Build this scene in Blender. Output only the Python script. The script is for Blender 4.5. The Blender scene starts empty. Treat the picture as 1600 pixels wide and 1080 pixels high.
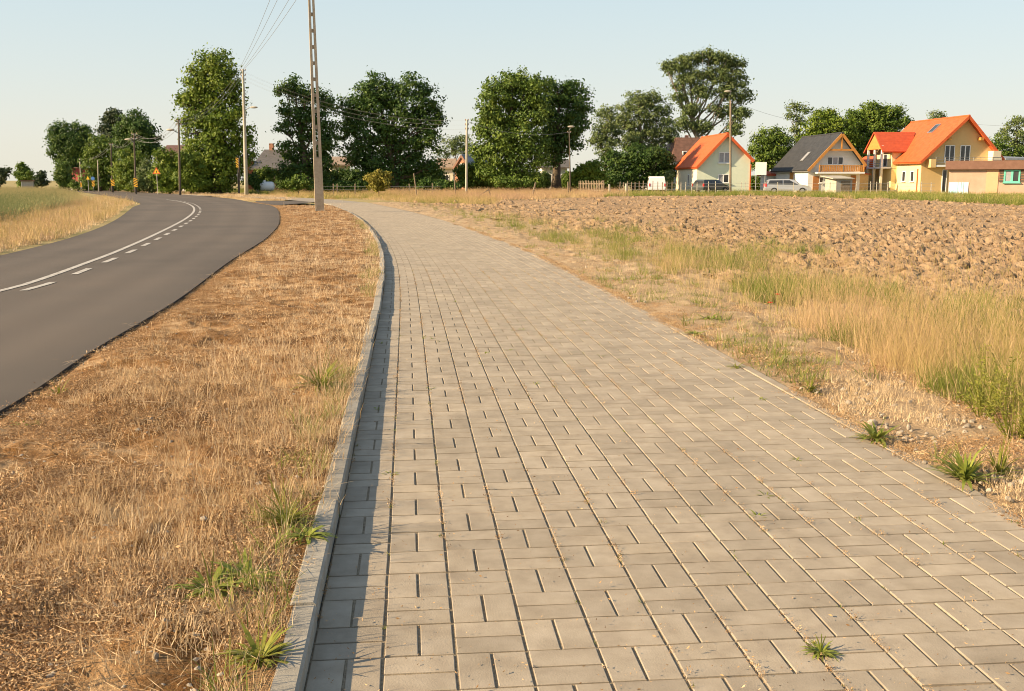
import bpy, math, random
import numpy as np
from mathutils import Vector, Matrix

# ------------------------------------------------------------------ camera, sky, sun, exposure
SC = bpy.context.scene
COL = SC.collection
F, CX, CY, YH, EYE = 1580.0, 800.0, 540.0, 282.0, 1.32
PITCH = math.atan((CY - YH) / F)
SP, CP = math.sin(PITCH), math.cos(PITCH)
cam = bpy.data.cameras.new('camera')
cam.sensor_width = 36.0
cam.lens = 36.0 * F / 1600.0
cam.clip_start = 0.05
cam.clip_end = 6000
camo = bpy.data.objects.new('camera', cam)
COL.objects.link(camo)
camo.location = (0, 0, EYE)
camo.rotation_euler = (math.pi / 2 - PITCH, 0, 0)
SC.camera = camo

SUN_EL = math.radians(24)
SUN_AZ = math.radians(17)          # light travels towards +X and a little towards +Y
sd = Vector((-math.cos(SUN_AZ) * math.cos(SUN_EL), -math.sin(SUN_AZ) * math.cos(SUN_EL), math.sin(SUN_EL)))
sun = bpy.data.lights.new('sun', 'SUN')
sun.energy = 5.0
sun.color = (1.0, 0.765, 0.475)
sun.angle = math.radians(0.5)
suno = bpy.data.objects.new('sun', sun)
COL.objects.link(suno)
suno.rotation_euler = sd.to_track_quat('Z', 'Y').to_euler()
suno.location = (-30, -10, 30)

W_ = bpy.data.worlds.new('World')
SC.world = W_
W_.use_nodes = True
nt = W_.node_tree
bg = nt.nodes['Background']
sky = nt.nodes.new('ShaderNodeTexSky')
sky.sky_type = 'NISHITA'
sky.sun_disc = False
sky.sun_elevation = SUN_EL
sky.sun_rotation = math.atan2(sd.x, sd.y)
sky.air_density = 1.0
sky.dust_density = 0.6
sky.ozone_density = 1.0
# summer haze: the sky pales towards the horizon all the way round
tc = nt.nodes.new('ShaderNodeTexCoord')
sx = nt.nodes.new('ShaderNodeSeparateXYZ')
nt.links.new(tc.outputs['Generated'], sx.inputs[0])
hz = nt.nodes.new('ShaderNodeValToRGB')
HZ = [(0.0, (3.8, 3.65, 3.1)), (.045, (3.7, 3.65, 3.28)), (.10, (3.4, 3.62, 3.46)), (.19, (2.95, 3.52, 3.6)), (.6, (2.5, 3.0, 3.3)), (1.0, (1.9, 2.4, 2.9))]
while len(hz.color_ramp.elements) < len(HZ):
    hz.color_ramp.elements.new(.5)
for el, (p_, c_) in zip(hz.color_ramp.elements, HZ):
    el.position = p_
    el.color = (*c_, 1)
fz = nt.nodes.new('ShaderNodeMapRange')
fz.inputs[1].default_value = 0.0
fz.inputs[2].default_value = 0.9
fz.inputs[3].default_value = 0.93
fz.inputs[4].default_value = 0.35
nt.links.new(sx.outputs[2], fz.inputs[0])
nt.links.new(sx.outputs[2], hz.inputs[0])
mx = nt.nodes.new('ShaderNodeMix')
mx.data_type = 'RGBA'
nt.links.new(fz.outputs[0], mx.inputs[0])
nt.links.new(sky.outputs[0], mx.inputs[6])
nt.links.new(hz.outputs[0], mx.inputs[7])
nt.links.new(mx.outputs[2], bg.inputs[0])
bg.inputs[1].default_value = 0.09
SC.view_settings.view_transform = 'Standard'
SC.view_settings.look = 'None'
SC.view_settings.gamma = 1
SC.view_settings.use_curve_mapping = False
SC.view_settings.exposure = 1.26
SC.cycles.filter_width = 1.0
SC.cycles.max_bounces = 6
SC.cycles.diffuse_bounces = 3
SC.cycles.transparent_max_bounces = 8

random.seed(7)
RNG = np.random.default_rng(11)

# ------------------------------------------------------------------ measuring helpers
def G(px, py, z=0.0):
    """ground point seen at a pixel of the 1600 px photograph"""
    dx = (px - CX) / F
    dy = (CY - py) / F
    t = (EYE - z) / (SP - dy * CP)
    return (t * dx, t * (CP + dy * SP))

def W(px, py, Y):
    """X and Z of the point at distance Y"""
    dx = (px - CX) / F
    dy = (CY - py) / F
    t = Y / (CP + dy * SP)
    return (t * dx, EYE + t * (dy * CP - SP))

def catmull(pts, n):
    P = np.array(pts, float)
    P = np.vstack([2 * P[0] - P[1], P, 2 * P[-1] - P[-2]])
    m = len(P) - 3
    out = []
    for t in np.linspace(0, m - 1e-9, n):
        i = int(t)
        f = t - i
        p0, p1, p2, p3 = P[i], P[i + 1], P[i + 2], P[i + 3]
        out.append(.5 * ((2 * p1) + (p2 - p0) * f + (2 * p0 - 5 * p1 + 4 * p2 - p3) * f * f + (3 * p1 - p0 - 3 * p2 + p3) * f ** 3))
    return np.array(out)

def pip(x, y, poly):
    poly = np.asarray(poly, float)
    inside = np.zeros(len(x), bool)
    j = len(poly) - 1
    for i in range(len(poly)):
        xi, yi = poly[i]
        xj, yj = poly[j]
        c = ((yi > y) != (yj > y)) & (x < (xj - xi) * (y - yi) / (yj - yi + 1e-12) + xi)
        inside ^= c
        j = i
    return inside

def hash2(ix, iy, seed):
    h = (ix.astype(np.int64) * 374761393 + iy.astype(np.int64) * 668265263 + seed * 1442695041) & 0x7fffffff
    h = ((h ^ (h >> 13)) * 1274126177) & 0x7fffffff
    h = h ^ (h >> 16)
    return (h & 0xffff) / 65535.0

def vnoise(x, y, seed=0):
    ix, iy = np.floor(x), np.floor(y)
    fx, fy = x - ix, y - iy
    fx = fx * fx * (3 - 2 * fx)
    fy = fy * fy * (3 - 2 * fy)
    a, b = hash2(ix, iy, seed), hash2(ix + 1, iy, seed)
    c, d = hash2(ix, iy + 1, seed), hash2(ix + 1, iy + 1, seed)
    return (a * (1 - fx) + b * fx) * (1 - fy) + (c * (1 - fx) + d * fx) * fy - .5

def fbm(x, y, sc, seed=0, octs=4):
    s, a = 0, 1.0
    for o in range(octs):
        s = s + a * vnoise(x * sc + 17.3 * o, y * sc - 9.1 * o, seed + o)
        sc *= 2.03
        a *= .5
    return s

# ------------------------------------------------------------------ materials
def mat(name, cols, scale=5.0, rough=.85, bump=0.0, bscale=40.0, detail=4.0, coord='Object', rnd=0.0, spec=.25, metal=0.0,
        cols2=None, scale2=.7, trans=0.0, tint=None, bdist=.02):
    """noise-coloured procedural surface; rnd = brightness change from copy to copy"""
    m = bpy.data.materials.new(name)
    m.use_nodes = True
    n, l = m.node_tree.nodes, m.node_tree.links
    b = n['Principled BSDF']
    b.inputs['Roughness'].default_value = rough
    b.inputs['Metallic'].default_value = metal
    b.inputs['Specular IOR Level'].default_value = spec
    if coord == 'World':
        g = n.new('ShaderNodeNewGeometry')
        vec = g.outputs['Position']
    else:
        tc = n.new('ShaderNodeTexCoord')
        vec = tc.outputs['Object']
    def ramp(fac, cs):
        r = n.new('ShaderNodeValToRGB')
        e = r.color_ramp.elements
        while len(e) < len(cs):
            e.new(.5)
        for i, c in enumerate(cs):
            e[i].position = .3 + .4 * i / max(1, len(cs) - 1) if len(cs) > 1 else 0
            e[i].color = (*c, 1)
        l.new(fac, r.inputs[0])
        return r.outputs[0]
    def noise(sc, det=detail):
        t = n.new('ShaderNodeTexNoise')
        t.inputs['Scale'].default_value = sc
        t.inputs['Detail'].default_value = det
        t.inputs['Roughness'].default_value = .62
        l.new(vec, t.inputs['Vector'])
        return t.outputs['Fac']
    if tint:
        a = n.new('ShaderNodeAttribute')
        a.attribute_type = tint
        a.attribute_name = 'tint'
        r = n.new('ShaderNodeValToRGB')
        e = r.color_ramp.elements
        while len(e) < len(cols):
            e.new(.5)
        for i, c in enumerate(cols):
            e[i].position = i / max(1, len(cols) - 1)
            e[i].color = (*c, 1)
        l.new(a.outputs['Fac'], r.inputs[0])
        c = r.outputs[0]
    elif len(cols) == 1:
        rg = n.new('ShaderNodeRGB')
        rg.outputs[0].default_value = (*cols[0], 1)
        c = rg.outputs[0]
    else:
        c = ramp(noise(scale), cols)
    if cols2:
        mx = n.new('ShaderNodeMix')
        mx.data_type = 'RGBA'
        mx.blend_type = 'MULTIPLY'
        mx.inputs[0].default_value = 1
        l.new(c, mx.inputs[6])
        l.new(ramp(noise(scale2, 3), cols2), mx.inputs[7])
        c = mx.outputs[2]
    if rnd:
        oi = n.new('ShaderNodeObjectInfo')
        at = n.new('ShaderNodeAttribute')
        at.attribute_name = 'tint'
        ad = n.new('ShaderNodeMath')
        ad.operation = 'ADD'
        l.new(oi.outputs['Random'], ad.inputs[0])
        l.new(at.outputs['Fac'], ad.inputs[1])
        fr = n.new('ShaderNodeMath')
        fr.operation = 'FRACT'
        l.new(ad.outputs[0], fr.inputs[0])
        mr = n.new('ShaderNodeMapRange')
        mr.inputs[3].default_value = 1 - rnd
        mr.inputs[4].default_value = 1 + rnd
        l.new(fr.outputs[0], mr.inputs[0])
        hs = n.new('ShaderNodeHueSaturation')
        l.new(c, hs.inputs['Color'])
        l.new(mr.outputs[0], hs.inputs['Value'])
        c = hs.outputs[0]
    l.new(c, b.inputs['Base Color'])
    if bump:
        bp = n.new('ShaderNodeBump')
        bp.inputs['Strength'].default_value = bump
        bp.inputs['Distance'].default_value = bdist
        l.new(noise(bscale, 6), bp.inputs['Height'])
        l.new(bp.outputs[0], b.inputs['Normal'])
    if trans:
        tr = n.new('ShaderNodeBsdfTranslucent')
        l.new(c, tr.inputs[0])
        ms = n.new('ShaderNodeMixShader')
        ms.inputs[0].default_value = trans
        l.new(b.outputs[0], ms.inputs[1])
        l.new(tr.outputs[0], ms.inputs[2])
        l.new(ms.outputs[0], n['Material Output'].inputs[0])
    return m

def roofmat(name, c1, c2, period=.33, strength=.6):
    """tiled roof: courses step down the slope (slope coordinate stored as uv-like attribute)"""
    m = bpy.data.materials.new(name)
    m.use_nodes = True
    n, l = m.node_tree.nodes, m.node_tree.links
    b = n['Principled BSDF']
    b.inputs['Roughness'].default_value = .6
    b.inputs['Specular IOR Level'].default_value = .3
    tc = n.new('ShaderNodeTexCoord')
    no = n.new('ShaderNodeTexNoise')
    no.inputs['Scale'].default_value = 2.5
    no.inputs['Detail'].default_value = 5
    l.new(tc.outputs['Object'], no.inputs['Vector'])
    r = n.new('ShaderNodeValToRGB')
    r.color_ramp.elements[0].color = (*c1, 1)
    r.color_ramp.elements[1].color = (*c2, 1)
    r.color_ramp.elements[0].position = .3
    r.color_ramp.elements[1].position = .7
    l.new(no.outputs['Fac'], r.inputs[0])
    sx = n.new('ShaderNodeSeparateXYZ')
    l.new(tc.outputs['Object'], sx.inputs[0])
    mz = n.new('ShaderNodeMath')
    mz.operation = 'DIVIDE'
    l.new(sx.outputs[2], mz.inputs[0])
    mz.inputs[1].default_value = period * .68
    fz = n.new('ShaderNodeMath')
    fz.operation = 'FRACT'
    l.new(mz.outputs[0], fz.inputs[0])
    my = n.new('ShaderNodeMath')
    my.operation = 'MULTIPLY'
    l.new(sx.outputs[1], my.inputs[0])
    my.inputs[1].default_value = 2 * math.pi / .30
    sy = n.new('ShaderNodeMath')
    sy.operation = 'SINE'
    l.new(my.outputs[0], sy.inputs[0])
    s2 = n.new('ShaderNodeMath')
    s2.operation = 'MULTIPLY_ADD'
    l.new(sy.outputs[0], s2.inputs[0])
    s2.inputs[1].default_value = .25
    l.new(fz.outputs[0], s2.inputs[2])
    bp = n.new('ShaderNodeBump')
    bp.inputs['Strength'].default_value = strength
    bp.inputs['Distance'].default_value = .03
    bp.invert = True
    l.new(s2.outputs[0], bp.inputs['Height'])
    l.new(r.outputs[0], b.inputs['Base Color'])
    l.new(bp.outputs[0], b.inputs['Normal'])
    return m

M = {}
M['brick'] = mat('paver_concrete', [(.26, .216, .165), (.31, .262, .202), (.352, .30, .236)], 9, .9, .35, 160, rnd=.11, coord='World',
                 cols2=[(.87, .865, .85), (1, 1, 1), (1.05, 1.035, 1.0)], scale2=1.6, bdist=.004)
M['joint'] = mat('joint_sand', [(.17, .135, .09), (.27, .215, .145), (.34, .275, .19)], 60, .95, .9, 180, coord='World', bdist=.008)
M['kerb'] = mat('kerb_concrete', [(.27, .25, .215), (.36, .335, .29)], 14, .9, .4, 150, coord='World', rnd=.08, bdist=.004,
                cols2=[(.75, .74, .72), (1, 1, 1)], scale2=3)
M['asphalt'] = mat('asphalt', [(.070, .056, .044), (.092, .075, .060), (.125, .104, .084)], 140, .82, .5, 220, coord='World', bdist=.006,
                   cols2=[(.80, .80, .81), (1, 1, 1), (1.14, 1.11, 1.07)], scale2=.30, spec=.3)
M['shaded_asphalt_edge'] = mat('shaded_asphalt_edge', [(.03, .028, .026), (.06, .055, .05)], 40, .9, .6, 80, coord='World')  # darker than the asphalt: shade on the raised step put into the colour
M['paint'] = mat('road_paint', [(.20, .18, .155), (.40, .375, .34), (.50, .475, .44)], 14, .7, .2, 90, coord='World')
M['verge'] = mat('verge_soil', [(.12, .055, .012), (.22, .11, .035), (.36, .22, .105), (.50, .35, .20)], 5.5, .95, 1.0, 55, 9, coord='World',
                 cols2=[(.5, .42, .32), (.95, .93, .9), (1.1, 1.08, 1.05)], scale2=.9, bdist=.03)
M['sandy'] = mat('sandy_soil', [(.29, .20, .12), (.42, .31, .195), (.51, .39, .26)], 5, .95, 1.0, 60, 9, coord='World',
                 cols2=[(.75, .72, .66), (1.05, 1.03, 1)], scale2=1.3, bdist=.03)
M['ground'] = mat('meadow_ground', [(.16, .15, .05), (.30, .24, .10), (.40, .31, .16)], .22, .95, .8, 9, 8, coord='World', bdist=.08)
M['field'] = mat('ploughed_soil', [(.225, .145, .082), (.32, .22, .13), (.40, .285, .178)], 2.2, .95, .9, 22, 9, coord='World', bdist=.05,
                 cols2=[(.72, .69, .64), (.95, .93, .9), (1.06, 1.05, 1.03)], scale2=.3)
M['sand'] = mat('washed_sand', [(.42, .33, .21), (.52, .42, .28)], 30, .95, .5, 150, coord='World', bdist=.004)
M['path_far'] = mat('far_paving', [(.235, .205, .17), (.31, .27, .22)], 3, .9, .2, 40, coord='World')
M['straw'] = mat('dry_grass', [(.38, .24, .11), (.60, .44, .255), (.78, .62, .42)], 1, .8, tint='INSTANCER', trans=.25)
M['tall'] = mat('ripe_grass', [(.25, .25, .06), (.45, .34, .14), (.58, .42, .23), (.52, .35, .22)], 1, .8, tint='INSTANCER', trans=.3)
M['green'] = mat('green_blades', [(.11, .15, .025), (.19, .22, .045), (.29, .29, .07)], 1, .7, tint='INSTANCER', trans=.35)
M['wheat'] = mat('cereal_blades', [(.26, .28, .12), (.37, .35, .17), (.47, .39, .20)], 1, .8, tint='INSTANCER', trans=.3)
M['litter'] = mat('leaf_litter', [(.17, .085, .03), (.40, .25, .125), (.62, .445, .265)], 1, .85, tint='INSTANCER', trans=.1)
M['stone'] = mat('pebble_stone', [(.24, .20, .155), (.36, .31, .25)], 20, .8, .2, 60, rnd=.25)
M['clod'] = mat('earth_clod', [(.225, .145, .082), (.32, .22, .13), (.39, .28, .173)], 3, .95, .8, 18, 6, rnd=.14, bdist=.04)
M['weed'] = mat('weed_leaf', [(.16, .20, .025), (.28, .30, .06)], 30, .6, trans=.3, rnd=.15)
M['weed_y'] = mat('yellow_weed_leaf', [(.17, .19, .025), (.28, .27, .05)], 30, .6, trans=.35, rnd=.15)
M['bark'] = mat('bark', [(.06, .045, .03), (.14, .11, .08)], 6, .95, .8, 20)
M['palebark'] = mat('pale_bark', [(.16, .13, .09), (.30, .25, .18)], 3, .95, .6, 15)
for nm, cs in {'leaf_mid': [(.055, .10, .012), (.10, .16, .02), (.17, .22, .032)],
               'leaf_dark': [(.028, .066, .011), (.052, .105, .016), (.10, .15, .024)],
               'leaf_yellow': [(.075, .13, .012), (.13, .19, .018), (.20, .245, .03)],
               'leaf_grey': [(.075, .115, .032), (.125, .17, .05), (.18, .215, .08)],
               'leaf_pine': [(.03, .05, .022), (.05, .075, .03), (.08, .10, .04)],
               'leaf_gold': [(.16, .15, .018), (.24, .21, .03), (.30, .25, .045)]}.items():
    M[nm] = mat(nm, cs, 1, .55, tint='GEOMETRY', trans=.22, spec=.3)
M['concrete'] = mat('pole_concrete', [(.29, .235, .17), (.42, .35, .26)], 6, .9, .4, 60)
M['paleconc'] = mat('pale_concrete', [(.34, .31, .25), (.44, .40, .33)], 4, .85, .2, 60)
M['greywood'] = mat('weathered_wood', [(.15, .115, .08), (.27, .21, .15)], 8, .9, .5, 40)
M['darkwood'] = mat('dark_pole_wood', [(.07, .055, .042), (.13, .105, .08)], 8, .9, .5, 40)
M['steel'] = mat('grey_steel', [(.28, .28, .28), (.36, .36, .35)], 8, .45, metal=.6)
M['wire'] = mat('wire_metal', [(.17, .17, .17)], rough=.8)
M['porcelain'] = mat('insulator', [(.30, .20, .14), (.36, .25, .18)], 8, .3)
M['black'] = mat('black_rubber', [(.02, .02, .02), (.035, .035, .035)], 8, .7)
M['glass'] = mat('window_glass', [(.02, .022, .025), (.05, .052, .055)], .8, .08, spec=.6)
M['curtain'] = mat('curtained_glass', [(.25, .25, .27), (.34, .34, .36)], 4, .25, spec=.5)
M['whiteframe'] = mat('white_frame', [(.74, .74, .72), (.8, .8, .78)], 5, .5)
M['white'] = mat('white_plaster', [(.70, .68, .62), (.78, .76, .70)], 1.2, .9, .15, 50)
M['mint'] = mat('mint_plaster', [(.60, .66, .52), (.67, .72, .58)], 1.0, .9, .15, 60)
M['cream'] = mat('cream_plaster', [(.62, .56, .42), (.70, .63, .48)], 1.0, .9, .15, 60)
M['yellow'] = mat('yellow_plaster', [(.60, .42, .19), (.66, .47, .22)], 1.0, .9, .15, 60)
M['sunlityellow'] = mat('sunlit_yellow_plaster', [(.70, .56, .28), (.76, .62, .33)], 1.0, .9, .15, 60)  # paler copy of the yellow plaster, sunlight on the left walls painted in
M['pink'] = mat('pink_plaster', [(.40, .27, .20), (.47, .33, .25)], 1.2, .9, .2, 50)
M['salmon'] = mat('salmon_panel', [(.58, .33, .19), (.62, .37, .22)], 1.2, .8)
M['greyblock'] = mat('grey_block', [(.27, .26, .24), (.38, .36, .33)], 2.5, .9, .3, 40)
M['tile_orange'] = roofmat('orange_roof_tiles', (.47, .085, .022), (.56, .115, .034))
M['tile_red'] = roofmat('red_roof_tiles', (.38, .065, .024), (.46, .085, .03))
M['tile_dark'] = roofmat('charcoal_roof_tiles', (.028, .028, .030), (.050, .050, .052))
M['tile_brown'] = roofmat('brown_roof_tiles', (.10, .055, .04), (.17, .09, .065))
M['tile_tan'] = roofmat('faded_roof_tiles', (.26, .18, .12), (.34, .25, .17))
M['tile_blue'] = roofmat('blue_grey_sheet', (.16, .18, .21), (.22, .24, .27))
M['slate'] = roofmat('grey_fibre_roof', (.075, .065, .055), (.13, .115, .10))
M['brownsheet'] = mat('brown_roof_edge', [(.16, .085, .06), (.20, .11, .08)], 3, .7)
M['redsheet'] = mat('dark_red_gable', [(.26, .055, .05), (.32, .075, .065)], 2, .8)
M['orangewood'] = mat('orange_stained_wood', [(.42, .19, .045), (.55, .26, .07)], 4, .6, .2, 30)
M['browndoor'] = mat('brown_door_wood', [(.33, .14, .05), (.42, .19, .07)], 4, .6)
M['greenframe'] = mat('turquoise_frame', [(.13, .50, .37), (.16, .56, .42)], 4, .6)
M['bluepanel'] = mat('pale_blue_panel', [(.34, .58, .72), (.40, .64, .76)], 2, .6)
M['brickwall'] = mat('red_brick_wall', [(.30, .13, .075), (.42, .22, .14)], 5, .9, .4, 20)
M['boards'] = mat('dark_barn_boards', [(.045, .035, .028), (.09, .07, .055)], 5, .9, .4, 20)
M['orangewall'] = mat('orange_wall', [(.50, .16, .07), (.56, .19, .09)], 2, .8)
M['carsilver'] = mat('silver_car_paint', [(.42, .43, .45), (.46, .47, .49)], 3, .3, metal=.35, spec=.6)
M['cardark'] = mat('dark_car_paint', [(.05, .06, .06), (.07, .08, .08)], 3, .3, metal=.3, spec=.6)
M['carwhite'] = mat('white_van_paint', [(.62, .63, .64), (.68, .69, .70)], 3, .35, spec=.5)
M['redlight'] = mat('red_lamp_lens', [(.5, .03, .03), (.6, .04, .04)], 8, .2)
M['clearlight'] = mat('clear_lamp_lens', [(.6, .6, .58), (.7, .7, .68)], 8, .15)
M['signyellow'] = mat('sign_yellow', [(.72, .40, .02), (.78, .45, .03)], 5, .5)
M['signred'] = mat('sign_red', [(.55, .07, .04), (.6, .09, .05)], 5, .5)
M['signblue'] = mat('sign_blue', [(.06, .16, .42), (.08, .19, .46)], 5, .5)
M['signblack'] = mat('sign_black', [(.02, .02, .02), (.03, .03, .03)], 5, .5)
M['signback'] = mat('sign_white', [(.78, .78, .76), (.82, .82, .8)], 5, .6)
M['tankwhite'] = mat('tank_white', [(.70, .72, .74), (.76, .78, .80)], 2, .4)
M['poppy'] = mat('poppy_red', [(.62, .05, .02), (.7, .07, .03)], 20, .6, trans=.3)

# ------------------------------------------------------------------ mesh helpers
class MB:
    def __init__(s):
        s.v, s.f, s.mi = [], [], []
    def poly(s, pts, mi=0):
        b = len(s.v)
        s.v += [tuple(p) for p in pts]
        s.f.append(tuple(range(b, b + len(pts))))
        s.mi.append(mi)
        return s
    def hexa(s, c, mi=0):
        """eight corners: bottom four then top four, both counter-clockwise"""
        b = len(s.v)
        s.v += [tuple(p) for p in c]
        for f in ((3, 2, 1, 0), (4, 5, 6, 7), (0, 1, 5, 4), (1, 2, 6, 5), (2, 3, 7, 6), (3, 0, 4, 7)):
            s.f.append(tuple(b + i for i in f))
            s.mi.append(mi)
        return s
    def box(s, x0, x1, y0, y1, z0, z1, mi=0):
        return s.hexa([(x0, y0, z0), (x1, y0, z0), (x1, y1, z0), (x0, y1, z0), (x0, y0, z1), (x1, y0, z1), (x1, y1, z1), (x0, y1, z1)], mi)
    def bar(s, a, b, w, h=None, mi=0):
        """straight bar of rectangular section between two points"""
        a, b = Vector(a), Vector(b)
        h = h or w
        d = (b - a).normalized()
        u = d.cross(Vector((0, 0, 1)))
        if u.length < 1e-4:
            u = Vector((1, 0, 0))
        u.normalize()
        n = u.cross(d)
        c = []
        for p in (a, b):
            c.append([p - u * w / 2 - n * h / 2, p + u * w / 2 - n * h / 2, p + u * w / 2 + n * h / 2, p - u * w / 2 + n * h / 2])
        return s.hexa(c[0] + c[1], mi)
    def tube(s, pts, rad, seg=8, cap=True, mi=0):
        pts = [Vector(p) for p in pts]
        if not hasattr(rad, '__len__'):
            rad = [rad] * len(pts)
        b = len(s.v)
        ref = None
        for i, p in enumerate(pts):
            d = (pts[min(i + 1, len(pts) - 1)] - pts[max(i - 1, 0)]).normalized()
            u = d.orthogonal().normalized() if ref is None else (ref - d * ref.dot(d)).normalized()
            ref = u
            w = d.cross(u)
            for k in range(seg):
                a = 2 * math.pi * k / seg
                s.v.append(tuple(p + (u * math.cos(a) + w * math.sin(a)) * rad[i]))
        for i in range(len(pts) - 1):
            for k in range(seg):
                k2 = (k + 1) % seg
                s.f.append((b + i * seg + k, b + i * seg + k2, b + (i + 1) * seg + k2, b + (i + 1) * seg + k))
                s.mi.append(mi)
        if cap:
            s.f.append(tuple(b + k for k in reversed(range(seg))))
            s.mi.append(mi)
            s.f.append(tuple(b + (len(pts) - 1) * seg + k for k in range(seg)))
            s.mi.append(mi)
        return s
    def prism(s, pts, d, mi=0):
        """polygon pushed along the vector d"""
        d = Vector(d)
        n = len(pts)
        b = len(s.v)
        s.v += [tuple(Vector(p)) for p in pts] + [tuple(Vector(p) + d) for p in pts]
        s.f.append(tuple(range(b, b + n)))
        s.f.append(tuple(reversed(range(b + n, b + 2 * n))))
        for i in range(n):
            j = (i + 1) % n
            s.f.append((b + j, b + i, b + n + i, b + n + j))
        s.mi += [mi] * (n + 2)
        return s
    def ellipsoid(s, c, r, seg=10, rings=6, mi=0):
        b = len(s.v)
        for i in range(1, rings):
            t = math.pi * i / rings
            for k in range(seg):
                a = 2 * math.pi * k / seg
                s.v.append((c[0] + r[0] * math.sin(t) * math.cos(a), c[1] + r[1] * math.sin(t) * math.sin(a), c[2] + r[2] * math.cos(t)))
        s.v += [(c[0], c[1], c[2] + r[2]), (c[0], c[1], c[2] - r[2])]
        tp, bt = len(s.v) - 2, len(s.v) - 1
        for k in range(seg):
            k2 = (k + 1) % seg
            s.f.append((tp, b + k, b + k2))
            s.f.append((bt, b + (rings - 2) * seg + k2, b + (rings - 2) * seg + k))
            for i in range(rings - 2):
                s.f.append((b + i * seg + k, b + (i + 1) * seg + k, b + (i + 1) * seg + k2, b + i * seg + k2))
        s.mi += [mi] * (seg * rings)
        return s
    def build(s, name, mats, parent=None, smooth=False, fix=True):
        me = bpy.data.meshes.new(name)
        me.from_pydata(s.v, [], s.f)
        mats = mats if isinstance(mats, (list, tuple)) else [mats]
        for m in mats:
            me.materials.append(m)
        if len(mats) > 1:
            me.polygons.foreach_set('material_index', s.mi[:len(me.polygons)])
        if fix:
            import bmesh
            bm = bmesh.new()
            bm.from_mesh(me)
            bmesh.ops.recalc_face_normals(bm, faces=bm.faces)
            bm.to_mesh(me)
            bm.free()
        if smooth:
            me.polygons.foreach_set('use_smooth', [True] * len(me.polygons))
        return link(name, me, parent)

def link(name, me, parent=None):
    o = bpy.data.objects.new(name, me)
    COL.objects.link(o)
    if parent is not None:
        o.parent = parent
    return o

def tag(o, label=None, cat=None, group=None, kind=None):
    if label:
        o['label'] = label
    if cat:
        o['category'] = cat
    if group:
        o['group'] = group
    if kind:
        o['kind'] = kind
    return o

def thing(name, label, cat, loc=(0, 0, 0), rz=0.0, group=None):
    o = bpy.data.objects.new(name, None)
    COL.objects.link(o)
    o.location = loc
    o.rotation_euler = (0, 0, rz)
    o.empty_display_size = .3
    return tag(o, label, cat, group)

def npmesh(name, V, Fq, mats, tint=None, smooth=False):
    """mesh from numpy arrays; Fq is (n,3) or (n,4)"""
    me = bpy.data.meshes.new(name)
    k = Fq.shape[1]
    me.vertices.add(len(V))
    me.vertices.foreach_set('co', np.ascontiguousarray(V, np.float32).ravel())
    me.loops.add(Fq.size)
    me.loops.foreach_set('vertex_index', np.ascontiguousarray(Fq, np.int32).ravel())
    me.polygons.add(len(Fq))
    me.polygons.foreach_set('loop_start', np.arange(0, Fq.size, k, dtype=np.int32))
    me.polygons.foreach_set('use_smooth', np.full(len(Fq), bool(smooth)))
    me.update(calc_edges=True)
    for m in mats if isinstance(mats, (list, tuple)) else [mats]:
        me.materials.append(m)
    if tint is not None:
        a = me.attributes.new('tint', 'FLOAT', 'FACE')
        a.data.foreach_set('value', np.ascontiguousarray(tint, np.float32))
    return me

def gridfaces(nu, nv):
    i, j = np.meshgrid(np.arange(nu - 1), np.arange(nv - 1), indexing='ij')
    a = (i * nv + j).ravel()
    return np.stack([a, a + nv, a + nv + 1, a + 1], 1)

def strip(name, L, R, nv, zf, m, smooth=True):
    """surface between two matched edge curves"""
    t = np.linspace(0, 1, nv)[None, :, None]
    P = L[:, None, :] * (1 - t) + R[:, None, :] * t
    x, y = P[..., 0].ravel(), P[..., 1].ravel()
    z = zf(x, y, np.tile(np.linspace(0, 1, nv), len(L))) if callable(zf) else np.full(len(x), zf)
    Fq = gridfaces(len(L), nv)[:, ::-1]
    V = np.stack([x, y, z], 1)
    a, b, c = V[Fq[0, 0]], V[Fq[0, 1]], V[Fq[0, 2]]
    if np.cross(b - a, c - a)[2] < 0:
        Fq = Fq[:, ::-1]
    me = npmesh(name, V, Fq, m, smooth=smooth)
    a_ = me.attributes.new('across', 'FLOAT', 'POINT')
    a_.data.foreach_set('value', np.tile(np.linspace(0, 1, nv), len(L)).astype(np.float32))
    o = link(name, me)
    return tag(o, kind='structure')

def sheet(name, pts, z, m, kind='structure'):
    b = MB()
    b.poly([(x, y, z) for x, y in pts])
    o = b.build(name, m, fix=False)
    if o.data.polygons[0].normal.z < 0:
        o.data.flip_normals()
    return tag(o, kind=kind)

# ------------------------------------------------------------------ the ground
sheet('ground', [(-3000, -300), (3000, -300), (3000, 4000), (-3000, 4000)], -.06, M['ground'])

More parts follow.
